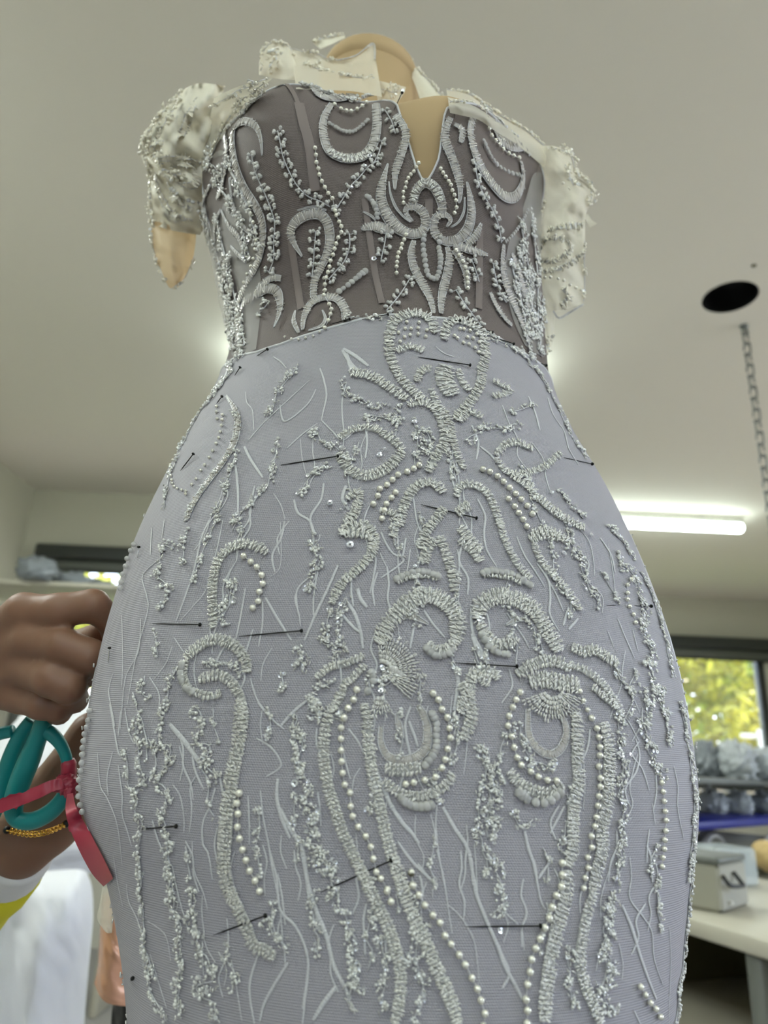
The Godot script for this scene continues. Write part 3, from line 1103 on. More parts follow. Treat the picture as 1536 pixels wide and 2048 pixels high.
# ------------------------------------------------------------------ the beadwork of the front, stroke by stroke
func front_work() -> void:
	# crop A bodice left
	scroll([2.1, 18.2, 19.5, 16.1, 15.6, 14.3], [525, 312, 522, 278, 512, 253, 491, 243, 472, 253, 465, 278, 469, 317, 478, 351, 492, 382, 511, 411, 522, 434, 527, 460, 525, 486, 520, 512, 512, 533, 499, 557, 486, 585, 476, 611, 473, 643, 478, 682])
	small_pearls(7.3, [504, 427, 509, 445, 513, 463, 515, 481, 512, 499, 509, 518, 504, 533, 496, 549, 490, 565])
	scroll([10.4, 11.7, 7.8], [446, 262, 453, 291, 452, 325, 449, 346, 443, 377, 433, 398])
	scroll([3.1, 7.3, 7.8], [459, 356, 462, 382, 466, 408, 476, 434, 491, 458, 508, 467])
	scroll([3.1, 9.4, 5.2], [442, 419, 430, 450, 431, 492])
	scroll([3.1, 9.9, 5.2], [443, 421, 457, 450, 478, 476, 492, 515])
	scroll([2.6, 8.9, 6.2], [416, 455, 405, 434, 408, 398, 420, 372])
	scroll([2.6, 7.8, 3.1], [462, 492, 478, 510, 494, 526])
	cluster(62.5, .9, [410, 460, 431, 507, 452, 554, 462, 591])
	cluster(31.2, .7, [465, 606, 478, 656])
	cluster(39.1, .7, [416, 278, 423, 312, 410, 346])
	vine(7.3, [556, 262, 561, 286, 567, 315, 580, 346, 595, 372, 616, 393, 640, 403, 660, 414])
	pearls(8.9, [630, 298, 632, 312, 633, 327, 637, 339, 639, 351, 644, 364, 650, 376, 657, 388, 665, 398, 671, 423, 673, 432, 679, 445, 683, 454, 683, 466, 677, 477, 673, 489, 670, 499, 667, 511, 662, 523, 660, 535, 657, 546, 653, 558, 651, 571, 651, 583, 649, 593, 660, 611, 664, 621, 662, 631, 658, 643, 651, 658])
	small_pearls(5.7, [640, 665, 627, 673, 612, 677, 598, 680, 584, 679, 571, 675])
	vine(6.8, [671, 421, 684, 401, 702, 372, 720, 354, 736, 335, 757, 322])
	sequin(8.9, [730, 335])
	sequin(7.8, [703, 377])
	vine(7.3, [632, 463, 629, 499, 627, 531, 624, 557])
	scroll([2.1, 19.8, 18.2, 15.6, 11.7], [605, 514, 588, 486, 582, 463, 594, 442, 616, 430, 640, 430, 655, 447, 660, 476, 655, 507, 640, 539, 629, 565, 627, 596])
	scroll([1.6, 3.6, 2.1], [595, 421, 627, 414, 653, 421])
	vine(6.8, [699, 468, 699, 494, 689, 523, 671, 544, 658, 559])
	drops(13, [731, 544, 712, 559, 697, 572, 679, 585])
	scroll([5.2, 16.1, 15.6, 14.6], [606, 660, 608, 638, 621, 609, 645, 596, 673, 598, 689, 617, 692, 643])
	scroll([1.6, 8.3, 5.7], [591, 622, 588, 643, 598, 666])
	scroll([1.3, 7.3, 2.1], [645, 621, 651, 638, 642, 653, 616, 662])
	scroll([1.6, 18.2, 18.8, 15.6], [548, 656, 558, 630, 561, 606, 554, 583, 535, 578, 512, 591, 491, 606, 481, 630, 481, 666])
	scroll([10.4, 13.5, 5.2], [563, 557, 541, 557, 517, 578, 486, 601])
	cluster(20.8, .9, [537, 604, 517, 632])
	vine(7.8, [504, 309, 512, 346, 528, 382, 541, 414, 550, 447, 548, 486, 548, 518, 538, 546])
	scroll([8.9, 15.6, 20.3, 18.8, 14.3], [663, 208, 647, 239, 647, 273, 658, 302, 681, 316, 705, 318, 728, 312, 746, 289, 754, 252, 752, 208])
	band(16.1, [657, 304, 681, 317, 705, 321, 728, 315, 742, 302])
	pearls(8.9, [668, 212, 681, 221, 692, 225, 702, 226, 714, 222, 724, 216, 733, 209])
	drops(9.4, [658, 248, 671, 256, 686, 264, 705, 265, 720, 256, 736, 242])
	vine(6.8, [765, 281, 757, 309, 746, 330])
	sequin(9.4, [675, 318])
	sequin(9.4, [739, 315])
	boning(20.3, [598, 205, 608, 249, 619, 291, 630, 382])
	boning(8.9, [546, 156, 569, 164, 586, 184, 598, 210])
	boning(15.6, [580, 471, 591, 546, 602, 617])
	boning(14.3, [689, 526, 680, 546])
	scroll([10.4, 15.6, 10.4], [439, 190, 478, 177, 494, 161])
	scroll([6.5, 19.5, 20.2, 13, 4.6], [618, 157, 637, 190, 673, 198, 702, 190, 709, 170, 686, 159, 660, 167])
	cluster(22.8, .9, [602, 154, 647, 148, 706, 154, 738, 187])
	cluster(42.3, .8, [497, 157, 458, 190, 432, 232, 413, 278])
	cluster(29.3, .7, [393, 297, 419, 323, 445, 362])
	# crop B bodice right
	scroll([3.1, 15.6, 13, 10.4], [790, 380, 791, 346, 802, 312, 812, 278, 807, 252, 791, 231])
	vine(6.2, [770, 221, 783, 242, 791, 268])
	pearls(8.3, [838, 328, 833, 336, 828, 345, 822, 351, 817, 358, 813, 367, 811, 377, 807, 386, 807, 397, 807, 407])
	pearls(8.3, [881, 339, 886, 347, 891, 355, 897, 364, 901, 371, 904, 382, 908, 391, 911, 402, 912, 416, 908, 427])
	scroll([9.4, 15.6, 14.3, 3.6], [901, 236, 891, 260, 890, 283, 901, 309, 911, 338, 919, 367, 920, 393, 917, 407])
	scroll([13, 18.2, 18.8, 13], [826, 408, 833, 382, 846, 368, 859, 368, 872, 380, 882, 403, 885, 427])
	band(13, [826, 403, 833, 382, 846, 367, 859, 367, 872, 380, 882, 403])
	scroll([3.6, 15.6, 17.2, 23.4, 18.2, 1.6], [825, 443, 812, 427, 815, 415, 833, 415, 848, 429, 851, 450, 841, 466, 820, 468, 794, 455, 773, 429, 762, 398, 765, 367, 776, 328])
	scroll([3.6, 13, 14.6, 20.8, 16.7, 1.6], [893, 454, 901, 440, 890, 430, 874, 433, 867, 450, 872, 471, 893, 484, 916, 479, 934, 460, 942, 429, 940, 398, 933, 363])
	scroll([1, 4.2, 1.6], [778, 364, 781, 388, 791, 414, 807, 434, 822, 445])
	scroll([1, 4.2, 1.6], [929, 395, 927, 424, 916, 445, 901, 455])
	scroll([5.2, 21.9, 15.6], [722, 458, 747, 453, 768, 458, 787, 463])
	drops(10.9, [734, 394, 744, 403, 752, 421, 755, 437])
	scroll([1.3, 4.2, 2.6], [726, 424, 742, 432, 752, 442])
	scroll([3.6, 16.7, 13], [975, 510, 947, 502, 927, 496, 906, 490])
	scroll([3.6, 13.5, 10.4], [962, 447, 950, 473, 932, 489])
	vine(7.3, [773, 466, 768, 494, 762, 520])
	sequin(10.4, [748, 519])
	pearls(8.9, [812, 471, 808, 481, 804, 490, 802, 499, 797, 507, 795, 516, 794, 526, 793, 535, 793, 548])
	scroll([7.3, 15.1, 15.6, 6.8], [828, 481, 822, 507, 828, 536, 843, 565, 859, 596, 867, 627])
	drops(12, [848, 473, 846, 492, 848, 512, 851, 533, 856, 552, 867, 559])
	drops(12, [880, 476, 877, 497, 880, 512, 880, 528, 877, 546, 872, 559])
	scroll([6.8, 15.6, 16.1, 6.8], [893, 494, 898, 512, 895, 544, 888, 570, 882, 601, 882, 628])
	scroll([13, 15.1, 7.8], [908, 499, 924, 524, 933, 552, 934, 580])
	pearls(8.9, [911, 502, 917, 512, 924, 524, 929, 536, 933, 546, 933, 557, 934, 567, 934, 578])
	vine(6.8, [942, 518, 950, 539, 958, 565])
	scroll([10.4, 15.6, 21.9, 23.4, 15.6, 9.4], [947, 234, 940, 260, 947, 299, 963, 338, 984, 369, 1007, 393, 1028, 395, 1041, 377, 1046, 351, 1041, 322])
	pearls(8.9, [970, 222, 971, 239, 975, 259, 980, 273, 988, 283, 996, 291, 1003, 300, 1014, 308, 1024, 313, 1035, 317])
	drops(10.4, [966, 283, 973, 299, 981, 315, 992, 330, 1007, 341, 1023, 348, 1036, 351])
	scroll([4.2, 13, 13.5, 9.4], [1020, 268, 1036, 262, 1044, 276, 1031, 286, 1007, 278, 992, 260, 994, 244])
	scroll([5.2, 14.1, 13, 2.1], [986, 249, 999, 281, 1028, 296, 1057, 291, 1066, 273])
	scroll([5.2, 6.2, 1.6], [1068, 286, 1065, 299, 1057, 312])
	cluster(12, .9, [960, 208, 981, 216, 1002, 234, 1039, 247, 1065, 262])
	vine(6.8, [950, 328, 955, 361, 968, 393, 984, 421, 997, 455, 1002, 486])
	drops(7.3, [1058, 412, 1049, 432, 1039, 450, 1026, 468, 1010, 484])
	scroll([5.2, 14.1, 14.6, 10.4], [1007, 489, 1005, 528, 1010, 565, 1026, 606, 1044, 648, 1059, 690])
	scroll([5.2, 17.2, 15.6, 7.8], [1023, 507, 1036, 539, 1046, 578, 1057, 617, 1065, 656])
	cluster(28.6, .9, [1039, 481, 1046, 526, 1054, 578, 1065, 630])
	vine(6.8, [986, 526, 989, 549, 999, 585, 1012, 606])
	scroll([5.2, 9.4, 7.8], [980, 585, 992, 611, 1010, 638, 1024, 651])
	vine(7.3, [911, 580, 927, 606, 945, 630, 960, 651])
	vine(7.3, [820, 557, 799, 591, 773, 622])
	boning(13, [729, 398, 749, 539, 764, 606])
	boning(15.6, [960, 460, 959, 552, 958, 617])
	boning(3.1, [1085, 304, 1075, 346, 1065, 388])
	boning(15.6, [858, 398, 858, 445])
	scroll([7.8, 11.7, 7.8], [908, 249, 924, 260, 921, 286])
	# crop D upper skirt
	band(22.8, [778, 686, 787, 646, 823, 628, 856, 636, 870, 667])
	small_pearls(7.8, [813, 646, 822, 659, 838, 647, 810, 659, 797, 667, 836, 658, 853, 662, 820, 672, 836, 670, 851, 675, 809, 676, 800, 685])
	small_pearls(7.8, [927, 660, 939, 663, 952, 670, 919, 659, 908, 673, 914, 678, 926, 687, 937, 690, 945, 678, 957, 686, 949, 697, 956, 706, 934, 676])
	band(20.8, [888, 681, 892, 654, 914, 641, 950, 655, 968, 681, 965, 711])
	band(20.2, [778, 685, 781, 717, 800, 756, 823, 782, 843, 799])
	band(16.3, [794, 704, 820, 694, 846, 704])
	band(16.9, [833, 764, 843, 743, 862, 738])
	band(39.1, [892, 735, 888, 763, 905, 792])
	band(20.2, [973, 707, 963, 740, 960, 769, 947, 795, 927, 821, 908, 841])
	band(16.3, [914, 743, 927, 769, 937, 782])
	band(14.3, [986, 763, 1019, 782, 986, 795])
	cord(3.9, [872, 694, 888, 707, 908, 714])
	cord(11.7, [687, 698, 713, 714, 737, 733])
	band(20.2, [700, 746, 739, 753, 774, 773, 812, 800])
	cord(9.8, [693, 707, 703, 743])
	band(15.6, [862, 782, 875, 812, 898, 841, 905, 880, 914, 912, 927, 939])
	band(20.2, [817, 812, 843, 805, 869, 818, 885, 851, 888, 886, 869, 919, 856, 945])
	band(16.3, [919, 844, 940, 825, 962, 836])
	cluster(19.5, 1, [729, 834, 765, 834, 804, 847])
	cluster(19.5, .8, [709, 795, 739, 808, 761, 821])
	sequin(9.1, [739, 815])
	sequin(8.5, [779, 813])
	sequin(10.4, [828, 846])
	band(16.9, [680, 877, 709, 860, 745, 857, 778, 877, 805, 901])
	band(23.4, [680, 909, 700, 942, 739, 953, 778, 935, 805, 904])
	sequin(11.7, [759, 912])
	sequin(8.5, [770, 901])
	band(16.9, [992, 912, 1006, 893, 1032, 886, 1062, 899])
	band(13.7, [992, 919, 1012, 945, 1048, 948, 1087, 935, 1118, 908])
	cluster(20.8, .9, [931, 883, 966, 860, 1006, 857, 1038, 847])
	cluster(14.3, .9, [1022, 828, 1045, 818, 1067, 805])
	pearls(13, [838, 933, 827, 940, 814, 946, 796, 952, 785, 962, 774, 972, 760, 980, 756, 994, 747, 1010])
	pearls(13, [791, 987, 783, 998, 773, 1010, 769, 1023, 764, 1039])
	pearls(13, [964, 941, 978, 946, 993, 955, 1005, 966, 1017, 978, 1029, 990, 1040, 1001, 1052, 1014, 1062, 1030])
	pearls(13, [1015, 1000, 1027, 1015, 1035, 1028, 1044, 1041, 1051, 1055])
	band(20.2, [885, 986, 869, 968, 843, 968, 823, 984, 807, 1017, 799, 1052])
	band(18.2, [911, 994, 921, 974, 947, 971, 973, 987, 989, 1020, 1001, 1059])
	band(20.2, [888, 1020, 869, 1043, 849, 1069, 843, 1100])
	band(20.8, [913, 1028, 936, 1012])
	band(20.2, [919, 1056, 940, 1082, 960, 1101])
	band(20.2, [680, 1065, 706, 1056, 732, 1052, 748, 1079, 742, 1101])
	sequin(15.6, [701, 1091])
	band(19.5, [1022, 952, 1054, 974, 1087, 1007, 1119, 1033, 1165, 1057])
	cluster(16.9, .9, [1116, 981, 1142, 1007, 1167, 1038])
	band(20.2, [1064, 1069, 1103, 1065, 1136, 1088])
	sequin(10.4, [1136, 1052])
	sequin(9.8, [1100, 987])
	cluster(18.2, .9, [1038, 698, 1087, 763, 1113, 812, 1145, 877, 1172, 919])
	cord(4.6, [826, 991, 833, 1039, 843, 1069])
	band(15, [761, 1023, 794, 1033, 787, 1075])
	band(15, [696, 1000, 719, 984, 713, 1030, 690, 1046])
	cord(6.5, [960, 893, 983, 912, 992, 926])
	cluster(16.3, .9, [966, 665, 1006, 685, 1038, 707])
	cluster(13, .9, [690, 636, 729, 636, 765, 636])
	cluster(19.5, .8, [862, 893, 843, 880, 849, 909])
	# crop C left hip top
	small_pearls(6.8, [435, 814, 435, 825, 447, 831, 436, 839, 446, 841, 445, 852, 442, 865, 439, 877, 434, 888, 427, 903, 420, 916, 411, 931, 403, 942, 394, 959, 385, 970])
	small_pearls(6.2, [353, 912, 348, 921, 343, 931, 343, 942, 344, 952, 345, 961, 346, 968, 350, 974, 356, 978, 365, 981, 373, 983, 373, 989])
	scroll([3.6, 15.6, 16.7, 15.6, 13], [453, 792, 471, 821, 476, 849, 468, 888, 445, 927, 419, 961, 390, 1003, 372, 1042])
	cluster(10.4, 1, [461, 810, 476, 849, 468, 888, 445, 927, 419, 961, 390, 1003, 372, 1042])
	cord(3.6, [497, 881, 523, 851, 554, 821, 619, 761])
	cord(4.7, [560, 810, 570, 843, 614, 810, 632, 779])
	cord(4.2, [575, 896, 606, 868, 635, 847])
	cord(4.7, [640, 737, 648, 761, 653, 792, 646, 826, 643, 841])
	cord(4.2, [643, 841, 664, 862, 685, 881, 711, 860])
	cord(2.3, [601, 878, 604, 914, 612, 948])
	cord(7.8, [489, 894, 502, 920, 526, 956])
	cord(4.2, [438, 961, 455, 982, 450, 1006, 424, 1039, 398, 1078])
	cord(6.8, [471, 930, 476, 979, 476, 1029])
	cord(3.6, [547, 714, 562, 724, 573, 737])
	cord(2.6, [492, 784, 494, 805, 505, 821, 508, 860])
	cluster(16.1, .9, [596, 727, 580, 756, 560, 776, 549, 805, 540, 831])
	cluster(16.7, .9, [554, 875, 554, 909, 544, 933, 541, 956, 528, 982, 508, 1003, 489, 1021, 474, 1039, 466, 1065])
	cluster(15.6, .9, [679, 761, 690, 784, 711, 795])
	cluster(19.3, .9, [627, 860, 648, 886, 679, 901, 708, 925])
	cluster(16.7, .9, [656, 930, 632, 951, 614, 974, 599, 992])
	cord(6.8, [588, 1000, 596, 1026, 619, 1042, 630, 1068])
	sequin(9.4, [597, 989])
	sequin(13.5, [661, 1008])
	cord(10.4, [685, 701, 703, 729, 721, 745])
	cord(10.4, [692, 972, 685, 998, 698, 1021])
	cluster(20.8, .9, [466, 742, 445, 766, 419, 802, 390, 836, 372, 878, 359, 901])
	cluster(15.6, .8, [356, 914, 336, 966, 328, 1019])
	cord(3.1, [547, 987, 562, 1011, 570, 1039])
	band(15.6, [685, 1071, 703, 1029, 718, 1003])
	# crop E left mid
	band(21.3, [535, 1107, 514, 1093, 490, 1089, 465, 1095, 443, 1114, 432, 1141, 428, 1169, 427, 1199, 428, 1231, 428, 1256])
	pearls(13.1, [490, 1114, 504, 1125, 516, 1136, 526, 1152, 528, 1169, 521, 1185, 519, 1204, 508, 1217])
	cluster(24.6, 1, [460, 1158, 463, 1193, 452, 1220, 446, 1251])
	band(23.5, [375, 1316, 391, 1300, 419, 1283, 446, 1281, 473, 1294, 493, 1322, 497, 1345])
	band(20.2, [402, 1360, 424, 1352, 446, 1352, 468, 1368, 484, 1401, 490, 1434, 490, 1458])
	band(17.5, [375, 1322, 370, 1349, 378, 1376, 397, 1386, 424, 1393, 443, 1387])
	drops(17, [367, 1330, 365, 1346, 367, 1363, 375, 1376, 389, 1383])
	cluster(17.5, 1, [408, 1330, 432, 1322, 460, 1330, 484, 1352])
	cluster(21.9, .9, [348, 1097, 326, 1092, 318, 1149, 331, 1171, 337, 1193, 320, 1220])
	cluster(16.4, .8, [375, 1056, 370, 1086, 364, 1130])
	cluster(15.3, .9, [307, 1264, 315, 1294, 315, 1313])
	cluster(17.5, .9, [290, 1352, 285, 1385, 301, 1398])
	cluster(16.4, .8, [353, 1335, 337, 1382, 331, 1423])
	cord(3.8, [320, 1117, 293, 1141, 285, 1158, 294, 1193, 296, 1220, 279, 1286, 268, 1335, 255, 1409])
	cord(3.3, [329, 1040, 324, 1076])
	cord(3.8, [304, 1056, 301, 1111])
	cord(3.8, [282, 1237, 277, 1303, 252, 1354, 244, 1423, 241, 1458])
	cord(3.3, [244, 1231, 246, 1313, 244, 1374])
	cord(4.4, [227, 1346, 218, 1382, 225, 1423, 230, 1453])
	cord(3.8, [446, 1040, 435, 1095, 413, 1177, 389, 1210, 361, 1242])
	cord(6, [419, 1040, 402, 1081, 386, 1149, 353, 1242])
	cord(2.7, [561, 1045, 561, 1130, 539, 1155])
	cord(4.9, [525, 1204, 525, 1248, 517, 1294])
	cord(6.6, [531, 1196, 558, 1242, 583, 1281])
	cord(4.9, [618, 1155, 594, 1182, 596, 1226])
	cord(4.4, [501, 1357, 517, 1404, 558, 1453])
	cord(8.8, [561, 1453, 588, 1423, 618, 1398])
	cord(3.3, [348, 1275, 368, 1305])
	cluster(17.5, .9, [471, 1043, 491, 1065])
	cluster(14.8, .9, [594, 1297, 602, 1322, 588, 1338])
	cluster(16.4, .9, [561, 1349, 569, 1382])
	edge_beads(10.9, [273, 1091, 267, 1103, 260, 1119, 257, 1134, 251, 1150, 248, 1166, 246, 1178])
	# crop F centre mid
	cluster(21.9, .9, [640, 1070, 627, 1104, 640, 1115, 632, 1149, 619, 1172, 616, 1189])
	sequin(16.1, [701, 1091])
	band(19.3, [689, 1070, 715, 1068, 747, 1076, 747, 1099, 731, 1125, 705, 1149, 684, 1169, 663, 1207])
	cord(7.8, [676, 1130, 656, 1177, 632, 1227, 609, 1281])
	cord(4.2, [596, 1180, 590, 1198, 598, 1229, 601, 1253])
	cord(5.7, [762, 1065, 773, 1089, 786, 1107, 807, 1122, 762, 1156])
	cord(5.7, [812, 1076, 804, 1120])
	cord(3.1, [760, 1107, 773, 1134])
	band(24, [866, 1081, 853, 1099, 848, 1126])
	band(18.8, [879, 1076, 892, 1112, 903, 1146, 908, 1184])
	band(21.9, [919, 1081, 945, 1102, 959, 1124])
	drops(16.1, [794, 1159, 814, 1150, 835, 1145, 856, 1146, 874, 1154])
	band(15.6, [794, 1164, 814, 1154, 835, 1150, 856, 1151, 874, 1158])
	band(33.9, [760, 1287, 773, 1253, 796, 1227, 814, 1208, 840, 1193, 866, 1193, 892, 1208, 911, 1232, 915, 1258, 909, 1284])
	band(20.8, [909, 1284, 890, 1300, 872, 1300, 853, 1289])
	drops(16.7, [903, 1302, 887, 1311, 869, 1311, 853, 1298])
	scroll([5.2, 11.5, 2.6], [799, 1240, 820, 1232, 840, 1240, 857, 1249])
	cord(6.2, [848, 1221, 866, 1248, 889, 1275])
	cord(6.8, [830, 1245, 825, 1268, 820, 1297])
	cord(2.6, [796, 1253, 799, 1281])
	cord(9.4, [692, 1201, 710, 1229, 721, 1263, 726, 1297])
	cord(7.8, [683, 1227, 702, 1250, 722, 1267])
	cord(10.4, [715, 1177, 721, 1198, 734, 1215])
	fan(31.2, 762.3, 1343.9, 20.8, 83.3, [-95, -60, -25, 10, 45])
	fan(26, 759.7, 1382.9, 15.6, 59.9, [60, 90, 120])
	cluster(33.9, .9, [736, 1346, 768, 1359, 801, 1346, 762, 1372])
	sequin(11.5, [765, 1336])
	sequin(11.5, [762, 1382])
	drops(15.6, [744, 1345, 747, 1362])
	drops(15.6, [783, 1340, 801, 1349])
	drops(16.7, [736, 1383])
	band(16.1, [731, 1331, 705, 1357, 689, 1372, 679, 1401, 658, 1421])
	band(16.1, [635, 1357, 658, 1336, 689, 1328, 726, 1313])
	cluster(21.9, .9, [658, 1253, 645, 1281, 666, 1294, 692, 1289])
	cluster(21.9, .9, [596, 1294, 606, 1323, 601, 1341])
	cluster(16.7, .9, [671, 1362, 650, 1372, 614, 1396])
	cluster(18.2, .9, [629, 1399, 658, 1425, 689, 1440])
	pearls(14.6, [714, 1380, 708, 1400, 697, 1417, 689, 1436])
	pearls(14.6, [865, 1387, 876, 1400, 883, 1419, 894, 1435])
	cord(10.9, [903, 1326, 916, 1362, 908, 1421])
	cord(8.3, [942, 1216, 945, 1263, 963, 1302, 978, 1331])
	band(25, [919, 1425, 937, 1388, 945, 1354, 978, 1367])
	# crop G right mid
	band(14.2, [995, 1040, 1003, 1067, 1017, 1100, 1036, 1133, 1059, 1159])
	cord(4.9, [1033, 1073, 1049, 1111, 1071, 1144, 1089, 1174])
	band(23, [1058, 1080, 1085, 1070, 1115, 1076])
	band(17.5, [1067, 1089, 1079, 1119, 1101, 1147, 1118, 1163, 1137, 1188, 1157, 1220])
	sequin(9.8, [1136, 1052])
	sequin(9.3, [1179, 1071])
	sequin(12, [1125, 1108])
	cluster(20.2, .9, [1131, 1084, 1148, 1095, 1159, 1111, 1161, 1136, 1172, 1155, 1175, 1174, 1192, 1199, 1194, 1219])
	cluster(23, .9, [1213, 1048, 1235, 1073, 1254, 1095, 1268, 1118])
	pearls(9.3, [1259, 1160, 1252, 1171, 1252, 1187, 1252, 1200, 1256, 1214, 1264, 1230, 1268, 1246])
	cluster(38.3, 1, [1238, 1133, 1263, 1144, 1276, 1177, 1285, 1231, 1293, 1272, 1301, 1313, 1304, 1354, 1306, 1398])
	cluster(16.4, 1, [1279, 1144, 1295, 1171, 1312, 1218, 1328, 1272, 1336, 1313, 1345, 1354])
	drops(16.4, [965, 1147, 981, 1143, 1000, 1145, 1022, 1149, 1044, 1162, 1058, 1171])
	band(16.4, [965, 1151, 981, 1148, 1000, 1151, 1022, 1155, 1041, 1166])
	band(35.5, [956, 1238, 956, 1215, 976, 1199, 1003, 1193, 1030, 1199, 1055, 1212, 1074, 1231, 1088, 1256, 1104, 1281, 1115, 1303])
	band(21.9, [958, 1248, 973, 1272, 995, 1289, 1017, 1286, 1032, 1278])
	drops(17, [962, 1270, 976, 1293, 995, 1306, 1014, 1309])
	sequin(12.6, [958, 1240])
	scroll([2.7, 8.8, 5.5], [1011, 1251, 1033, 1240, 1056, 1240])
	cord(3.8, [1014, 1226, 1028, 1248, 1047, 1275, 1058, 1296])
	cord(11.5, [943, 1267, 956, 1303, 977, 1328])
	band(25.2, [1033, 1349, 1055, 1335, 1082, 1324, 1110, 1324, 1137, 1337])
	band(22.4, [1142, 1294, 1164, 1305, 1186, 1300, 1208, 1313, 1231, 1328])
	band(17, [1137, 1330, 1167, 1341, 1194, 1360, 1213, 1382, 1230, 1406, 1241, 1430])
	cluster(17, .9, [1227, 1324, 1235, 1349, 1249, 1371, 1265, 1391])
	band(24.6, [940, 1348, 962, 1344, 984, 1346, 996, 1356])
	pearls(13.7, [1038, 1385, 1030, 1400, 1023, 1415, 1016, 1432])
	pearls(10.9, [1157, 1383, 1164, 1402, 1172, 1420, 1179, 1435])
	band(33.9, [1058, 1364, 1082, 1360, 1104, 1363, 1131, 1368, 1155, 1372])
	fan(30.1, 1104.1, 1379.1, 19.1, 71.1, [20, 50, 80, 110, 140, 165])
	cord(3, [1156, 1054, 1178, 1084, 1186, 1117, 1189, 1152])
	cord(3, [1216, 1089, 1224, 1133, 1230, 1185])
	cord(4.4, [1235, 1237, 1249, 1272, 1268, 1315])
	cord(3.3, [1216, 1264, 1227, 1294])
	cord(3.3, [1265, 1259, 1276, 1303])
	cord(3.3, [1249, 1371, 1268, 1401, 1279, 1426])
	cord(6.6, [1126, 1251, 1137, 1215])
	cord(6.6, [1137, 1259, 1156, 1237])
	# crop H lower left
	band(30.6, [483, 1400, 483, 1441, 480, 1482, 472, 1523, 466, 1553, 461, 1591, 455, 1632, 453, 1673, 450, 1714, 453, 1755, 466, 1791, 483, 1820])
	drops(13.7, [446, 1641, 446, 1660, 443, 1679, 443, 1698, 443, 1717, 446, 1736, 450, 1753, 455, 1769])
	pearls(14.8, [481, 1586, 477, 1606, 479, 1627, 478, 1653, 482, 1676, 488, 1698, 495, 1719, 502, 1740, 513, 1760, 522, 1781])
	cluster(20.2, .9, [390, 1414, 406, 1441, 390, 1479, 420, 1496, 412, 1534, 443, 1552])
	cluster(20.2, .9, [324, 1416, 330, 1427, 313, 1482, 338, 1493, 340, 1515, 316, 1559, 335, 1586, 324, 1627, 330, 1643, 332, 1673, 349, 1687, 335, 1706, 340, 1725, 335, 1747, 349, 1783])
	cluster(17, .9, [280, 1422, 272, 1474, 280, 1488, 278, 1518, 289, 1561, 269, 1578, 275, 1602, 272, 1632, 286, 1646, 280, 1676, 275, 1712, 280, 1728, 283, 1755, 280, 1777])
	cord(6, [220, 1408, 228, 1455, 234, 1490, 239, 1509, 252, 1522])
	cord(4.4, [242, 1422, 237, 1471])
	cord(3.8, [250, 1416, 258, 1463, 267, 1485])
	cord(3.8, [196, 1507, 201, 1570, 215, 1597, 231, 1635, 239, 1673, 245, 1731])
	cord(4.4, [237, 1531, 245, 1591, 245, 1627, 256, 1665, 264, 1693])
	cord(4.4, [226, 1504, 215, 1553, 217, 1591])
	cord(3.6, [346, 1570, 360, 1591, 368, 1632, 368, 1665])
	cord(4.4, [395, 1548, 381, 1575, 384, 1619, 379, 1665])
	cord(13.7, [340, 1449, 373, 1488, 405, 1534])
	cord(5.5, [431, 1575, 420, 1613, 406, 1646, 406, 1687, 417, 1709, 425, 1758])
	cord(4.9, [521, 1580, 526, 1632, 537, 1687, 543, 1728, 554, 1783])
	cord(9.8, [556, 1556, 554, 1597, 565, 1641, 580, 1676])
	cord(4.4, [515, 1405, 543, 1438, 569, 1459])
	cord(5.5, [513, 1477, 543, 1496, 562, 1531, 532, 1554])
	cord(4.9, [496, 1591, 499, 1646, 499, 1690])
	edge_beads(12, [186, 1422, 183, 1441, 180, 1455, 176, 1468, 174, 1482, 172, 1496, 171, 1509, 170, 1526, 168, 1542, 165, 1559, 164, 1575, 164, 1591, 167, 1608, 171, 1621])
	# crop I lower centre
	pearls(14.2, [697, 1416, 689, 1437, 683, 1456, 683, 1478, 683, 1501, 684, 1523, 686, 1546, 690, 1569, 701, 1585, 702, 1612, 706, 1632, 717, 1653, 732, 1672, 742, 1693, 747, 1717, 753, 1743, 762, 1756, 775, 1778])
	pearls(14.2, [894, 1436, 898, 1457, 900, 1476, 894, 1498, 889, 1519, 883, 1536, 870, 1554, 849, 1560, 827, 1565, 811, 1568])
	band(23.5, [661, 1415, 653, 1456, 648, 1491, 650, 1524, 656, 1565, 667, 1606, 680, 1647, 694, 1683, 710, 1715, 724, 1743, 738, 1776])
	band(24.1, [730, 1409, 735, 1450, 738, 1491, 743, 1530, 749, 1568, 760, 1612, 768, 1650, 776, 1683, 787, 1721, 798, 1756, 806, 1778])
	cord(11.5, [751, 1538, 768, 1579, 784, 1614, 803, 1644, 823, 1666, 838, 1687])
	scroll([8.2, 16.4, 17.5, 10.9], [762, 1453, 762, 1486, 776, 1513, 801, 1521, 828, 1516, 850, 1499, 855, 1469, 850, 1437, 836, 1412])
	drops(17, [864, 1428, 872, 1448, 872, 1472, 872, 1494, 864, 1513, 850, 1530])
	band(25.2, [771, 1538, 795, 1540, 820, 1538, 840, 1536])
	band(20.2, [768, 1562, 787, 1579, 812, 1590, 842, 1592, 869, 1584, 891, 1571, 905, 1546])
	drops(19.7, [803, 1597, 820, 1609, 842, 1613, 861, 1610])
	scroll([2.7, 13.7, 2.7], [792, 1426, 798, 1453, 806, 1478])
	cord(7.7, [817, 1442, 828, 1469, 836, 1494])
	cord(5.5, [697, 1458, 716, 1483, 727, 1505])
	cord(3.6, [721, 1535, 708, 1557, 705, 1579])
	cord(3.8, [831, 1628, 831, 1674, 847, 1713, 844, 1740])
	cord(4.4, [861, 1628, 872, 1674, 880, 1724, 888, 1770])
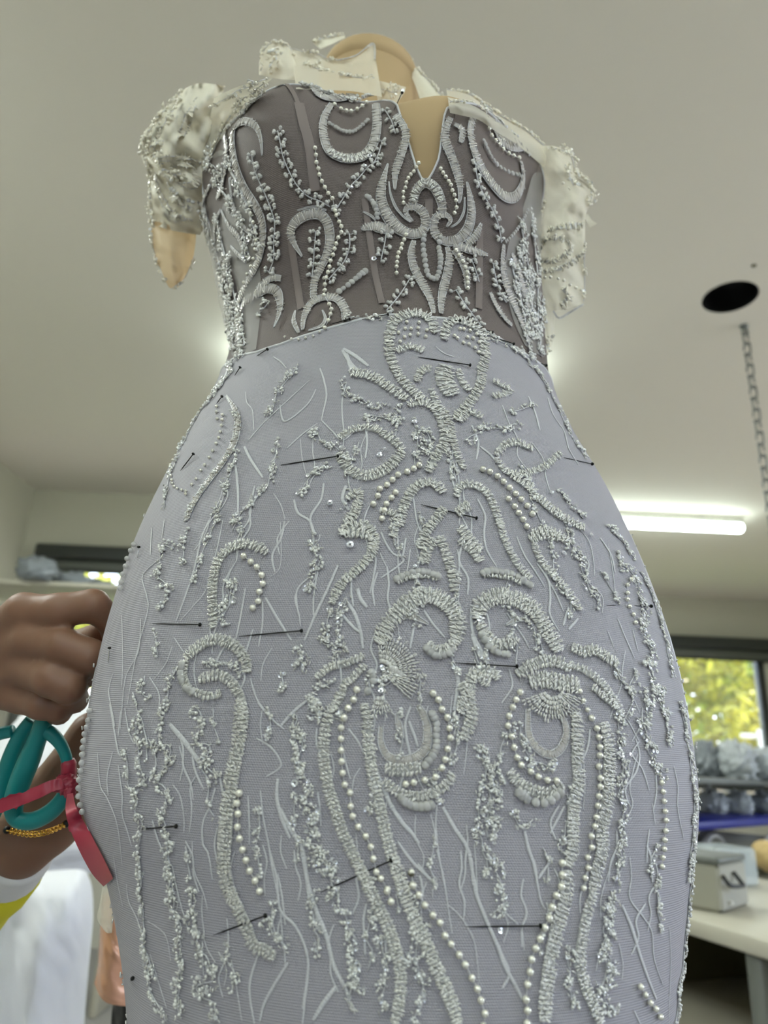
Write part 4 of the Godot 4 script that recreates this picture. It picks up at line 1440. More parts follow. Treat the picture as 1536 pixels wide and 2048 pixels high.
	cord(10.4, [885, 1614, 907, 1653, 932, 1691, 943, 1729, 946, 1770])
	cord(7.7, [795, 1683, 820, 1718, 847, 1746, 874, 1770])
	cord(11.5, [560, 1617, 579, 1655, 604, 1696, 612, 1743, 617, 1778])
	cluster(23, .9, [593, 1431, 587, 1475, 606, 1469, 604, 1497, 585, 1519, 601, 1535, 620, 1579, 601, 1601, 637, 1623, 615, 1647, 639, 1669, 612, 1688, 642, 1694, 626, 1724, 664, 1724, 650, 1751])
	sequin(14.8, [591, 1566])
	sequin(13.1, [637, 1623])
	cluster(24.6, .9, [631, 1396, 617, 1423, 642, 1431])
	band(14.2, [678, 1387, 669, 1420])
	pearls(14.8, [822, 1744, 825, 1769])
	cluster(20.2, .9, [959, 1491, 970, 1530, 965, 1579, 956, 1633, 962, 1685, 970, 1713, 976, 1756])
	band(25.2, [921, 1368, 937, 1396, 943, 1428, 935, 1456, 926, 1478])
	# crop J lower right
	pearls(13.8, [1023, 1415, 1016, 1433, 1014, 1452, 1021, 1473, 1026, 1495, 1032, 1515, 1040, 1530, 1059, 1543, 1074, 1553, 1092, 1560, 1110, 1561])
	pearls(13.2, [1180, 1437, 1190, 1457, 1194, 1475, 1196, 1494, 1196, 1511, 1194, 1533, 1197, 1556, 1197, 1573, 1194, 1592, 1192, 1611, 1189, 1634, 1186, 1652, 1179, 1672, 1180, 1694, 1172, 1714])
	pearls(11.5, [1319, 1565, 1322, 1583, 1324, 1602, 1326, 1622, 1328, 1640, 1327, 1661, 1325, 1679, 1324, 1697, 1321, 1714, 1320, 1732])
	scroll([8.6, 14.3, 15.5, 8.6], [1055, 1417, 1057, 1469, 1075, 1498, 1100, 1509, 1120, 1498, 1132, 1469, 1126, 1440, 1109, 1420])
	cluster(21.2, .9, [1037, 1446, 1046, 1498, 1075, 1526, 1109, 1538])
	band(24.1, [1017, 1543, 1040, 1569, 1069, 1583, 1098, 1586, 1122, 1571])
	drops(20.6, [1036, 1585, 1052, 1598, 1069, 1604, 1086, 1606, 1100, 1599, 1116, 1586])
	band(26.4, [1149, 1426, 1152, 1475, 1152, 1520, 1155, 1561, 1146, 1604, 1143, 1647, 1143, 1690, 1135, 1732])
	band(29.8, [1204, 1446, 1215, 1489, 1215, 1532, 1215, 1575, 1209, 1618, 1201, 1661, 1201, 1704, 1189, 1747, 1183, 1790])
	band(14.9, [1183, 1374, 1206, 1394, 1228, 1413])
	cluster(24.1, .9, [1229, 1426, 1238, 1455, 1244, 1486, 1241, 1520, 1247, 1546, 1238, 1583, 1247, 1618, 1244, 1652, 1249, 1669, 1232, 1698, 1241, 1730, 1229, 1761])
	sequin(12.6, [1238, 1510])
	sequin(12, [1240, 1602])
	sequin(9.2, [1257, 1510])
	cluster(34.4, 1, [1290, 1374, 1292, 1417, 1292, 1475, 1304, 1520, 1332, 1546])
	cluster(31.5, 1, [1321, 1374, 1327, 1423, 1344, 1489])
	cluster(22.9, 1, [1358, 1403, 1370, 1460, 1381, 1532, 1387, 1589, 1387, 1647, 1381, 1704, 1375, 1761])
	cord(4.3, [1235, 1412, 1258, 1446, 1278, 1483])
	cord(4.9, [1278, 1483, 1264, 1509, 1284, 1538, 1298, 1581])
	cord(3.4, [1304, 1606, 1310, 1649])
	cord(4, [1347, 1532, 1355, 1572, 1355, 1618, 1367, 1678])
	cord(8, [1292, 1690, 1301, 1715, 1304, 1764])
	cord(9.2, [1049, 1661, 1057, 1698, 1069, 1732, 1075, 1775])
	cord(6.9, [1103, 1718, 1077, 1757])
	cord(3.4, [1161, 1463, 1169, 1561, 1166, 1618])
	cord(6.9, [1129, 1612, 1100, 1667])
	cluster(21.2, .9, [971, 1498, 980, 1526, 977, 1561, 1003, 1583, 977, 1626, 1000, 1647, 977, 1675])
	cluster(14.3, .9, [1023, 1624, 1037, 1649, 1060, 1647, 1069, 1635])
	# crop K bottom left
	cluster(17, .9, [277, 1714, 282, 1741, 279, 1782, 288, 1829, 288, 1864, 290, 1897, 296, 1941, 301, 1973, 307, 1995, 323, 2017, 331, 2042])
	cluster(25.2, .9, [337, 1746, 345, 1788, 350, 1823, 361, 1853, 361, 1889, 361, 1930, 359, 1963, 356, 2001, 359, 2036])
	cluster(25.2, .8, [380, 1774, 389, 1831, 391, 1864, 402, 1902, 421, 1927, 424, 1963, 391, 1976, 427, 2009, 435, 2042])
	band(25.2, [463, 1782, 479, 1820, 495, 1853, 509, 1889, 534, 1900, 550, 1913])
	cluster(20.2, .9, [534, 1837, 555, 1880, 579, 1898])
	cord(7.1, [539, 1700, 553, 1755, 561, 1820, 591, 1853, 613, 1902, 616, 1946, 610, 2001, 605, 2047])
	cord(3.8, [561, 1820, 566, 1889])
	cord(6.6, [520, 1900, 501, 1960, 501, 2001, 509, 2047])
	cord(7.7, [577, 1924, 547, 1973, 528, 2009, 520, 2042])
	cord(8.2, [602, 1700, 613, 1755, 618, 1807])
	cord(4.9, [454, 1837, 457, 1878, 452, 1919, 438, 1954, 446, 1995])
	cord(2.7, [296, 1842, 331, 1870, 342, 1921])
	cord(2.7, [227, 1708, 236, 1766, 246, 1812])
	cord(3.3, [463, 1919, 473, 1973, 484, 2042])
	cord(3.6, [301, 1908, 318, 1965, 334, 2017])
	# crop L bottom centre
	band(25.2, [718, 1730, 742, 1782, 761, 1820, 780, 1861, 791, 1897, 800, 1935, 802, 1973, 797, 2014, 789, 2047])
	band(26.3, [789, 1716, 800, 1755, 813, 1796, 832, 1845, 854, 1891, 871, 1932, 890, 1973, 904, 2009, 914, 2045])
	pearls(14.8, [774, 1781, 782, 1802])
	pearls(14.8, [822, 1744, 826, 1770, 837, 1789, 849, 1809, 865, 1829, 879, 1844, 889, 1870, 901, 1887, 917, 1908, 929, 1928, 942, 1954, 953, 1976, 960, 1999, 968, 2025, 965, 2050])
	cluster(25.2, .9, [655, 1736, 671, 1782, 682, 1818, 698, 1853, 709, 1891, 693, 1916, 718, 1938, 704, 1963, 729, 1984])
	cluster(19.1, .8, [759, 1870, 770, 1919, 767, 1973, 764, 2025])
	cluster(19.1, .8, [827, 1913, 838, 1941, 846, 1990, 827, 2042])
	cord(11.5, [608, 1708, 616, 1768, 633, 1823, 652, 1870, 668, 1932, 688, 1971, 701, 1998])
	cord(7.1, [605, 1878, 616, 1919, 614, 1960, 605, 2017])
	cord(11.5, [674, 1971, 649, 2004, 627, 2039])
	cord(4.4, [873, 1700, 887, 1755, 895, 1809, 904, 1867])
	cord(3.6, [895, 1809, 917, 1829, 934, 1853, 950, 1891, 958, 1963])
	cord(9.8, [936, 1700, 947, 1755, 955, 1796, 983, 1864, 1002, 1908, 1018, 1946, 1005, 1976])
	cord(7.1, [835, 1727, 854, 1752, 875, 1772])
	cluster(23, .9, [983, 1708, 996, 1755, 1005, 1804, 983, 1833])
	sequin(11.5, [998, 1859])
	# crop M bottom right
	pearls(15.3, [1121, 1725, 1121, 1749, 1119, 1772, 1109, 1790, 1101, 1813, 1095, 1835, 1086, 1854, 1077, 1876, 1068, 1895, 1060, 1917, 1057, 1942, 1052, 1967, 1049, 1997, 1052, 2019, 1051, 2045])
	pearls(12.6, [1173, 1735, 1167, 1755, 1164, 1775])
	pearls(12.6, [1277, 1972, 1286, 1988, 1296, 2004, 1307, 2016, 1316, 2032])
	pearls(10.9, [1320, 1732])
	band(30.6, [1133, 1741, 1128, 1796, 1114, 1845, 1103, 1897, 1095, 1946, 1089, 1987, 1087, 2042])
	band(25.2, [1182, 1790, 1169, 1837, 1163, 1878, 1158, 1924, 1169, 1973, 1182, 2006, 1199, 2045])
	cluster(41, 1, [1221, 1782, 1223, 1831, 1207, 1864, 1218, 1919, 1210, 1973, 1215, 2031])
	cluster(23, .9, [1136, 1891, 1139, 1973, 1144, 2017])
	cord(6, [1062, 1708, 1073, 1760, 1081, 1801, 1091, 1819])
	cord(6.6, [1106, 1716, 1078, 1753])
	cord(10.4, [996, 1889, 1007, 1927, 1029, 1968, 1044, 1998])
	cord(4.1, [1007, 1823, 1036, 1849])
	cord(4.4, [1043, 1856, 1048, 1900])
	cord(10.4, [1243, 1809, 1262, 1853, 1278, 1905, 1294, 1952, 1312, 1998])
	cord(4.9, [1259, 1714, 1262, 1755, 1259, 1796, 1286, 1834, 1303, 1864, 1308, 1919, 1326, 1971])
	cord(3.8, [1338, 1853, 1341, 1919, 1338, 2001, 1338, 2047])
	cord(3.8, [1237, 1886, 1245, 1927, 1243, 1960])
	cord(5.5, [1267, 2020, 1281, 2049])
	cluster(17, .9, [1316, 1749, 1314, 1809, 1322, 1859])
	cluster(17.5, 1, [1387, 1705, 1382, 1755, 1376, 1815, 1374, 1864, 1371, 1905, 1357, 1973, 1355, 2014, 1349, 2045])

# ------------------------------------------------------------------ things of the work room
func furniture() -> void:
	var e1 := at_height(1388, 1838, 0.74)
	var t := thing("work_table", "white work table with a beige pedestal at the right edge", "table", Vector3(e1.x, 0, e1.z))
	t.rotation.y = 0.342
	put("tabletop", box_mesh(Vector3(0.6, 0.03, 0.95), 0.004), M.board, t, Vector3(0.30, 0.725, 0.025))
	put("lower_shelf", box_mesh(Vector3(0.54, 0.022, 0.55), 0.003), M.board, t, Vector3(0.29, 0.50, -0.17))
	for z in [0.115, -0.42]:
		for x in [0.03, 0.57]: put("leg", box_mesh(Vector3(0.035, 0.71, 0.035), 0.004), M.grey_frame, t, Vector3(x, 0.355, z))
	var ped := put("pedestal", box_mesh(Vector3(0.52, 0.69, 0.32), 0.006), M.tan_box, t, Vector3(0.31, 0.36, 0.31))
	put("handle", box_mesh(Vector3(0.012, 0.05, 0.02), 0.004), M.black, ped, Vector3(-0.266, 0.02, -0.12))
	put("back_panel", box_mesh(Vector3(0.012, 0.70, 0.5)), M.olive, t, Vector3(0.56, 0.36, -0.15))

	put("end_panel", box_mesh(Vector3(0.58, 0.70, 0.012)), M.olive, t, Vector3(0.29, 0.36, -0.44))
	# shelf rack behind the table
	var a := at_height(1380, 1644, 0.862)
	var b := at_height(1545, 1634, 0.862)
	var d := (b - a)
	d.y = 0
	var yaw := atan2(-d.z, d.x)
	var rack := thing("storage_rack", "two-tier storage rack with a blue shelf board behind the work table", "rack", Vector3(a.x, 0, a.z))
	rack.rotation.y = yaw
	put("shelf_board", box_mesh(Vector3(1.1, 0.026, 0.34), 0.005), M.blue, rack, Vector3(0.35, 0.849, -0.17))
	var upper_y := at(1468, 1562, 2.5).y
	put("upper_board", box_mesh(Vector3(1.1, 0.018, 0.34), 0.004), M.grey_frame, rack, Vector3(0.35, upper_y, -0.17))
	put("lower_board", box_mesh(Vector3(1.1, 0.018, 0.34), 0.004), M.olive, rack, Vector3(0.35, at(1440, 1712, 2.35).y - 0.066, -0.17))
	for x in [-0.19, 0.89]:
		for z in [-0.02, -0.32]: put("post", box_mesh(Vector3(0.025, 1.05, 0.025), 0.004), M.grey_frame, rack, Vector3(x, 0.525, z))
	var up := func(px: float, py: float, dd: float, r: Vector3, m: Material, s: int, called: String, label: String, grp: String):
		var c := at(px, py, dd)
		c.y = (0.862 if grp == "bags on the blue shelf" else upper_y + 0.009) + r.y * 0.7
		var o := put(called, blob(Vector3.ZERO, r, 0.3, s, true), m, null, c)
		tag(o, label, "bag", grp)
	up.call(1408, 1500, 2.55, Vector3(0.05, 0.072, 0.07), M.bag_dark, 11, "plastic_bag", "grey plastic wrapped bundle on the rack top beside the dress", "bags on the rack top")
	up.call(1468, 1506, 2.5, Vector3(0.066, 0.07, 0.08), M.bag, 12, "plastic_bag", "pale plastic wrapped bundle in the middle of the rack top", "bags on the rack top")
	up.call(1448, 1450, 2.72, Vector3(0.045, 0.075, 0.05), M.bag, 13, "plastic_bag", "tall white plastic bag standing up behind the bundles on the rack top", "bags on the rack top")
	up.call(1538, 1520, 2.5, Vector3(0.07, 0.062, 0.08), M.bag, 14, "plastic_bag", "clear plastic bundle on the rack top cut by the right edge", "bags on the rack top")
	up.call(1425, 1612, 2.55, Vector3(0.05, 0.045, 0.06), M.bag, 15, "plastic_bag", "white plastic bag on the blue shelf board beside the dress", "bags on the blue shelf")
	up.call(1478, 1614, 2.55, Vector3(0.042, 0.045, 0.06), M.bag, 16, "plastic_bag", "second white plastic bag from the dress on the blue shelf board", "bags on the blue shelf")
	up.call(1530, 1612, 2.6, Vector3(0.045, 0.045, 0.06), M.bag_dark, 17, "plastic_bag", "dark grey bag on the blue shelf board at the right edge", "bags on the blue shelf")
	# arched white bins under the blue board
	for k in 2:
		var c := at([1436, 1556][k], 1712, 2.45)
		var o := thing("arched_bin", ["white arched bin under the blue shelf board, the one beside the dress", "white arched bin under the blue shelf board, cut by the right edge"][k], "bin", c, "arched bins under the blue shelf")
		o.rotation.y = yaw
		for layer in 2:
			var arch := new_st()
			var r0: float = [0.088, 0.079][layer]
			var z0: float = [0.0, -0.006][layer]
			var z1: float = [-0.02, -0.25][layer]
			for q in 20:
				var p := []
				for e in [q, q + 1]:
					var an: float = PI * e / 20.0
					for zz in [z0, z1]:
						for rr in [r0, r0 - 0.012]: p.append(Vector3(cos(an) * rr, sin(an) * rr * 0.78, zz))
				# front ring, outer skin, inner skin
				for v in [p[0], p[1], p[5], p[0], p[5], p[4], p[2], p[0], p[4], p[2], p[4], p[6], p[1], p[3], p[7], p[1], p[7], p[5]]: arch.add_vertex(v)
			put(["rim", "hood"][layer], done(arch), [M.white_plastic, M.grey_box][layer], o)
		put("base", box_mesh(Vector3(0.16, 0.05, 0.24), 0.006), M.olive, o, Vector3(0, -0.03, -0.13))
	# boxes on the table
	var bx := func(called: String, px: float, py: float, s: Vector3, m: Material, label: String, dx: float) -> Node3D:
		var p := at_height(px, py, 0.741)
		var o := thing(called, label, "box", p)
		o.rotation.y = yaw + dx
		var st := new_st(false)
		add_box(st, Vector3(s.x / 2, s.y / 2, -s.z / 2), s, 0.006)
		put("body", done(st, false), m, o)
		return o
	var g: Node3D = bx.call("storage_box", 1446, 1828, Vector3(0.155, 0.085, 0.16), M.grey_box, "grey storage box with a dark bracket handle on the work table", 0.05)
	var hd := [Vector3(0.012, 0.066, 0.002), Vector3(0.012, 0.05, 0.016), Vector3(0.072, 0.046, 0.02), Vector3(0.074, 0.05, 0.016), Vector3(0.074, 0.068, 0.002)]
	put("handle", tube_mesh(catmull(hd, 0.004), [0.004], 8), M.black, g)
	put("lid", box_mesh(Vector3(0.16, 0.012, 0.165), 0.004), M.grey_frame, g, Vector3(0.0775, 0.091, -0.08))
	put("knob", lathe([Vector2(0.001, 0.0), Vector2(0.006, 0.0), Vector2(0.006, 0.006), Vector2(0.001, 0.008)], 12), M.white_plastic, g, Vector3(0.04, 0.012, 0.002))
	var c2: Node3D = bx.call("clear_box", 1450, 1792, Vector3(0.15, 0.085, 0.12), M.clear_box, "clear plastic box of wrapped trimmings behind the grey storage box", -0.3)
	c2.position += Vector3(0.03, 0.0, -0.1)
	put("wrapped_trim", blob(Vector3(0.075, 0.045, -0.06), Vector3(0.055, 0.032, 0.04), 0.35, 21, true, 18), M.bag, c2)
	var c3: Node3D = bx.call("dark_box", 1385, 1806, Vector3(0.06, 0.07, 0.13), M.grey_frame, "low dark grey box on the work table touching the dress outline", 0.1)
	put("lid", box_mesh(Vector3(0.065, 0.01, 0.135), 0.003), M.olive, c3, Vector3(0.03, 0.073, -0.065))
	tag(put("tan_parcel", blob(Vector3.ZERO, Vector3(0.05, 0.04, 0.05), 0.15, 31, false, 18), M.tan_box, null, at(1540, 1712, 1.95)), "tan paper parcel above the clear box at the right edge", "parcel")

	# left: white cloth things behind the hands
	var w1 := thing("satin_gown", "white satin gown draped in folds below the yellow sleeve", "gown", at(60, 1900, 1.25))
	var inv := -w1.position
	var gl := patch_local("draped_skirt", [[-60, 1738, 1.30, 20, 1742, 1.30, 90, 1742, 1.30, 150, 1738, 1.31, 172, 1742, 1.34], [-60, 1765, 1.22, 20, 1766, 1.21, 90, 1772, 1.22, 155, 1768, 1.24, 184, 1775, 1.31], [-60, 1830, 1.19, 20, 1840, 1.21, 85, 1850, 1.17, 150, 1850, 1.21, 186, 1840, 1.30], [-60, 1930, 1.18, 15, 1930, 1.20, 70, 1940, 1.16, 140, 1930, 1.22, 178, 1930, 1.30], [-60, 2060, 1.17, 10, 2060, 1.21, 60, 2060, 1.17, 120, 2060, 1.23, 168, 2060, 1.30], [-60, 2300, 1.16, 10, 2300, 1.2, 60, 2300, 1.16, 110, 2300, 1.22, 158, 2300, 1.3]], M.satin, w1, 0.006, 4)
	var w2 := thing("white_bundle", "large white fabric bundle standing behind the fingers and the satin gown", "fabric", at(120, 1580, 1.55))
	put("wrapped_cloth", blob(Vector3.ZERO, Vector3(0.17, 0.19, 0.10), 0.10, 51, false, 30), M.satin, w2)
	put("fold", blob(Vector3(0.0, -0.10, 0.05), Vector3(0.15, 0.035, 0.06), 0.18, 52, false, 22), M.satin, w2)
	var w3 := thing("peach_garment", "shiny peach satin garment hanging behind the left edge of the skirt", "garment", at(240, 1900, 0.72))
	patch_local("satin_panel", [[205, 1790, 0.74, 235, 1785, 0.72, 275, 1780, 0.74], [200, 1860, 0.74, 218, 1860, 0.715, 240, 1870, 0.72, ], [196, 1930, 0.74, 214, 1935, 0.71, 270, 1935, 0.73], [190, 1962, 0.74, 213, 1985, 0.71, 285, 1990, 0.73], [188, 1966, 0.745, 213, 2006, 0.712, 290, 2014, 0.73]], M.peach, w3, 0.006, 7)
	var w4 := thing("black_garment", "black cloth garment edge below the peach satin garment", "garment", at(250, 2060, 0.76))
	patch_local("black_cloth", [[226, 2004, 0.77, 250, 2004, 0.75, 290, 2010, 0.76], [222, 2050, 0.77, 250, 2050, 0.75, 300, 2050, 0.76], [220, 2140, 0.77, 250, 2140, 0.75, 300, 2140, 0.76]], M.black, w4, 0.004, 8)
	# grey bags in front of the left window
	for k in 3:
		var q: Array = [[70, 1160, 3.2, 0.09, 0.06], [140, 1150, 3.4, 0.12, 0.05], [200, 1160, 3.5, 0.09, 0.045]][k]
		tag(put("plastic_bag", blob(Vector3.ZERO, Vector3(q[3], q[4], 0.07), 0.35, 60 + k, true, 18), M.bag_dark, null, Vector3(at(q[0], q[1], q[2]).x, at(140, 1180, 3.4).y - 0.005 + q[4] * 0.7, at(q[0], q[1], q[2]).z)), ["crumpled plastic bag at the left corner of the left window", "crumpled plastic bag above the knuckles in the left window", "crumpled plastic bag nearest the dress in the left window"][k], "bag", "bags in the left window")
	var led := thing("window_ledge", "pale ledge carrying the plastic bags in front of the left window", "ledge", at(140, 1180, 3.4))
	put("board", box_mesh(Vector3(1.0, 0.02, 0.4), 0.004), M.board, led, Vector3(0, -0.015, 0))
	for x in [-0.45, 0.45]: put("leg", box_mesh(Vector3(0.03, led.position.y - 0.025, 0.25), 0.004), M.board, led, Vector3(x, -0.0125 - led.position.y / 2, 0))

func patch_local(called: String, rows: Array, m: Material, parent: Node3D, wrinkle: float, seed_: int) -> Array:
	# a patch whose points are world points: hang it so that the parent's place does not shift it
	var f := patch(called, rows, m, parent, wrinkle, seed_, 0.004)
	var o: Node3D = parent.get_child(parent.get_child_count() - 1)
	o.position = -parent.position
	return f

func person() -> void:
	var o := thing("person", "person at the left edge gripping the dress side, yellow sleeve with white cuff", "person", at(-120, 1500, 0.52))
	var base := -o.position
	var b := []
	# upper hand: back of the hand, then each finger
	var wrist := [-95, 1345, 0.475, 54]
	for k in [[48, 1224, 0.452, 38], [62, 1280, 0.447, 37], [58, 1338, 0.450, 36], [42, 1394, 0.456, 32]]: chain(b, [wrist, [(k[0] - 95) * 0.5, (k[1] + 1345) * 0.5, 0.466, 42], k], 0.006)
	chain(b, [[-330, 1480, 0.55, 62], wrist], 0.01)
	chain(b, [[48, 1224, 0.452, 36], [120, 1222, 0.445, 34], [186, 1211, 0.446, 33]], 0.004)
	chain(b, [[186, 1211, 0.446, 32], [222, 1243, 0.452, 26], [229, 1284, 0.466, 21]], 0.0025)
	chain(b, [[62, 1280, 0.447, 36], [125, 1292, 0.437, 35], [180, 1312, 0.437, 34]], 0.003)
	chain(b, [[180, 1312, 0.437, 33], [186, 1342, 0.458, 27], [150, 1362, 0.484, 22]], 0.0025)
	chain(b, [[58, 1338, 0.450, 36], [105, 1358, 0.434, 36], [136, 1372, 0.434, 35]], 0.003)
	chain(b, [[136, 1372, 0.434, 33], [148, 1398, 0.456, 27], [118, 1412, 0.482, 22]], 0.0025)
	chain(b, [[42, 1394, 0.456, 31], [82, 1410, 0.445, 28], [112, 1416, 0.447, 26]], 0.003)
	chain(b, [[112, 1416, 0.447, 25], [118, 1426, 0.466, 22], [92, 1430, 0.482, 19]], 0.0025)
	chain(b, [[-60, 1330, 0.49, 40], [60, 1300, 0.505, 34], [150, 1290, 0.497, 28], [205, 1266, 0.482, 24], [222, 1246, 0.474, 20]], 0.004)
	# lower hand: forearm, wrist with the bracelet, palm, fingers that go behind the dress
	chain(b, [[-260, 1930, 0.60, 92], [-60, 1775, 0.545, 84], [40, 1684, 0.52, 62]], 0.012)
	for k in [[168, 1490, 0.535, 40], [178, 1535, 0.53, 40], [176, 1580, 0.53, 38], [160, 1618, 0.535, 34]]:
		chain(b, [[40, 1684, 0.52, 56], [(k[0] + 40) * 0.5, (k[1] + 1684) * 0.5, 0.525, 50], k], 0.008)
		var n: float = (k[1] - 1555.0) * 0.9
		chain(b, [k, [230, 1545 + n * 1.05, 0.60, 32], [275, 1550 + n, 0.645, 28], [310, 1555 + n, 0.655, 23]], 0.003)
	chain(b, [[70, 1640, 0.52, 44], [130, 1540, 0.525, 36], [178, 1462, 0.535, 32], [215, 1430, 0.56, 26]], 0.005)
	var body := put("body", flesh(b, 0.0024), M.skin, o, base)
	# sleeve: white ribbed cuff inside a yellow sleeve
	var p0 := at(52, 1672, 0.52)
	var p1 := at(-14, 1738, 0.535)
	var ax := (p1 - p0).normalized()
	var cuff := []
	var rad := []
	for k in 9:
		cuff.append(p0 + (p1 - p0) * (0.22 + 0.09 * k))
		rad.append(0.0275 + 0.0016 * (k % 2) + 0.0006 * k)
	put("cuff", tube_mesh(cuff, rad, 28), M.knit, o, base)
	var sl := []
	var sr := []
	for k in 12:
		sl.append(p0 + (p1 - p0) * (0.72 + 0.42 * k))
		sr.append([0.0335, 0.036, 0.035, 0.038, 0.037, 0.040, 0.039, 0.042, 0.041, 0.044, 0.045, 0.047][k])
	put("sleeve", tube_mesh(sl, sr, 28), M.yellow, o, base)
	var q0 := at(-210, 1412, 0.51)
	var q1 := at(-330, 1480, 0.55)
	var s2 := []
	for k in 8: s2.append(q0 + (q1 - q0) * k * 0.5)
	put("sleeve", tube_mesh(s2, [0.031, 0.033, 0.034, 0.037, 0.037, 0.04, 0.042, 0.044], 28), M.yellow, o, base)
	# bracelet round the lower wrist
	var br := thing("bracelet", "thin gold chain bracelet with dark beads round the lower wrist", "bracelet", at(72, 1664, 0.50))
	var ring := []
	for k in 30:
		var u := k / 29.0
		var x := lerpf(14, 132, u)
		var y := 1660 + 14 * sin(u * PI) - 12 * u
		ring.append(at(x, y, 0.4965 - 0.022 * sin(u * PI) + 0.004))
	var link := torus(0.0017, 0.00045, 14, 6)
	for k in ring.size() - 1:
		var m := put("link", link, M.gold, br, ring[k] - br.position)
		var d: Vector3 = (ring[k + 1] - ring[k]).normalized()
		var up: Vector3 = Vector3.UP if k % 2 else (EYE - ring[k]).normalized()
		m.basis = Basis(d, up.cross(d).normalized(), d.cross(up.cross(d)).normalized()).scaled_local(Vector3(1.15, 1, 1))
	for k in [0, 29]:
		var s := SphereMesh.new()
		s.radius = 0.0026; s.height = 0.0052
		put("bead", s, M.black, br, ring[k] - br.position)

func loop_tube(pts: Array, radii: Array, depth: float, step := 4.0, flat := 1.0) -> ArrayMesh:
	var p := []
	for k in range(0, pts.size(), 2): p.append(Vector3(pts[k], pts[k + 1], radii[k / 2]))
	var fine := catmull(p, step)
	var line := []
	var r := []
	for v in fine:
		line.append(at(v.x, v.y, depth)); r.append(v.z * depth / F)
	return tube_mesh(line, r, 14, flat)

func scissors() -> void:
	var dep := 0.468
	var o := thing("scissors", "teal handled fabric scissors hanging from the fist, tied with a ribbon", "scissors", at(75, 1540, dep))
	var inv := -o.position
	# near handle: shank, broad left bar, rounded end, slim right bow
	put("handle", loop_tube([84, 1418, 86, 1445, 74, 1480, 58, 1520, 40, 1565, 28, 1605, 32, 1636, 62, 1642, 98, 1626, 124, 1598, 136, 1562, 134, 1522, 122, 1490, 100, 1466, 80, 1462], [9, 17, 18, 21, 21, 19, 16, 17, 17, 15, 12, 11, 12, 14, 12], dep), M.teal, o, inv)
	put("handle", loop_tube([62, 1440, 42, 1470, 24, 1510, 8, 1560, -8, 1610, -30, 1650, -75, 1660, -100, 1610, -92, 1540, -58, 1490, -10, 1470, 26, 1462], [12, 15, 17, 17, 17, 16, 16, 14, 13, 13, 13, 12], dep + 0.012), M.teal, o, inv)
	for k in 2:
		var st := new_st(false)
		var a := at(82 - 16 * k, 1428, dep + 0.006 * k + 0.004)
		var tip := at(30 + 30 * k, 1190, 0.535)
		var side := (cam_basis.x * 0.008)
		var back := (-cam_basis.z) * 0.0016
		var p := [a - side, a + side, tip, a - side + back, a + side + back, tip + back]
		for f in [[0, 2, 1], [3, 4, 5], [0, 1, 4], [0, 4, 3], [1, 2, 5], [1, 5, 4], [2, 0, 3], [2, 3, 5]]:
			for i in f: st.add_vertex(p[i])
		put("blade", done(st, false), M.bright_steel, o, inv)
	# the ribbon tied to the bow
	var rb := thing("ribbon", "crimson satin ribbon knotted round the scissor handle with two tails", "ribbon", at(140, 1565, 0.455))
	var wrap := []
	var rr := []
	for k in 7:
		var v := Vector2(137, 1519).lerp(Vector2(136, 1570), k / 6.0)
		wrap.append(at(v.x - 0.0 + sin(k * 0.5), v.y, dep)); rr.append([0.0038, 0.0049, 0.0047, 0.005, 0.0047, 0.0051, 0.0044][k])
	put("wrap", tube_mesh(wrap, rr, 16), M.ribbon, rb, -rb.position)
	put("knot", blob(at(131, 1568, 0.460) - rb.position, Vector3(0.0075, 0.0062, 0.005), 0.3, 71, false, 18), M.ribbon, rb)
	put("knot", blob(at(140, 1580, 0.459) - rb.position, Vector3(0.0042, 0.0052, 0.004), 0.3, 72, false, 16), M.ribbon, rb)
	patch_local("tail", [[122, 1557, 0.456, 132, 1577, 0.455], [100, 1561, 0.454, 108, 1582, 0.452], [72, 1573, 0.452, 82, 1595, 0.450], [36, 1590, 0.450, 42, 1611, 0.449], [-2, 1601, 0.449, -2, 1627, 0.448], [-60, 1625, 0.449, -60, 1652, 0.448]], M.ribbon, rb, 0.0008, 3)
	patch_local("tail", [[134, 1588, 0.446, 146, 1586, 0.445], [131, 1620, -0.012, 152, 1614, -0.014], [139, 1655, -0.010, 166, 1640, -0.010], [158, 1700, -0.007, 190, 1684, -0.006], [183, 1746, -0.005, 210, 1722, -0.005], [207, 1773, -0.005, 226, 1757, -0.005]], M.ribbon, rb, 0.0004, 5)

func dress_form() -> void:
	var o := thing("dress_form", "tan jersey dress form with a domed neck cap inside the dress", "dress form", Vector3(0, 0, ZC))
	var inv := -o.position
	put("torso", shell(func(_t): return -0.42, func(_t): return 0.5215, -0.004, 96, 120), M.jersey, o, inv)
	var nx := -0.032
	put("neck", lathe([Vector2(0.066, 1.46), Vector2(0.055, 1.51), Vector2(0.0475, 1.54), Vector2(0.0465, 1.59)], 40), M.jersey, o, Vector3(nx, 0, -0.045))
	put("neck_cap", lathe([Vector2(0.0465, 1.588), Vector2(0.0485, 1.591), Vector2(0.0485, 1.597), Vector2(0.045, 1.609), Vector2(0.03, 1.62), Vector2(0.001, 1.625)], 40), M.jersey, o, Vector3(nx, 0, -0.045))
	put("pole", lathe([Vector2(0.018, 0.02), Vector2(0.018, 0.62)], 20), M.chain_metal, o)
	put("base", lathe([Vector2(0.001, 0.002), Vector2(0.2, 0.002), Vector2(0.2, 0.015), Vector2(0.03, 0.035), Vector2(0.001, 0.035)], 32), M.black, o)

var seam: Array
var top: Array

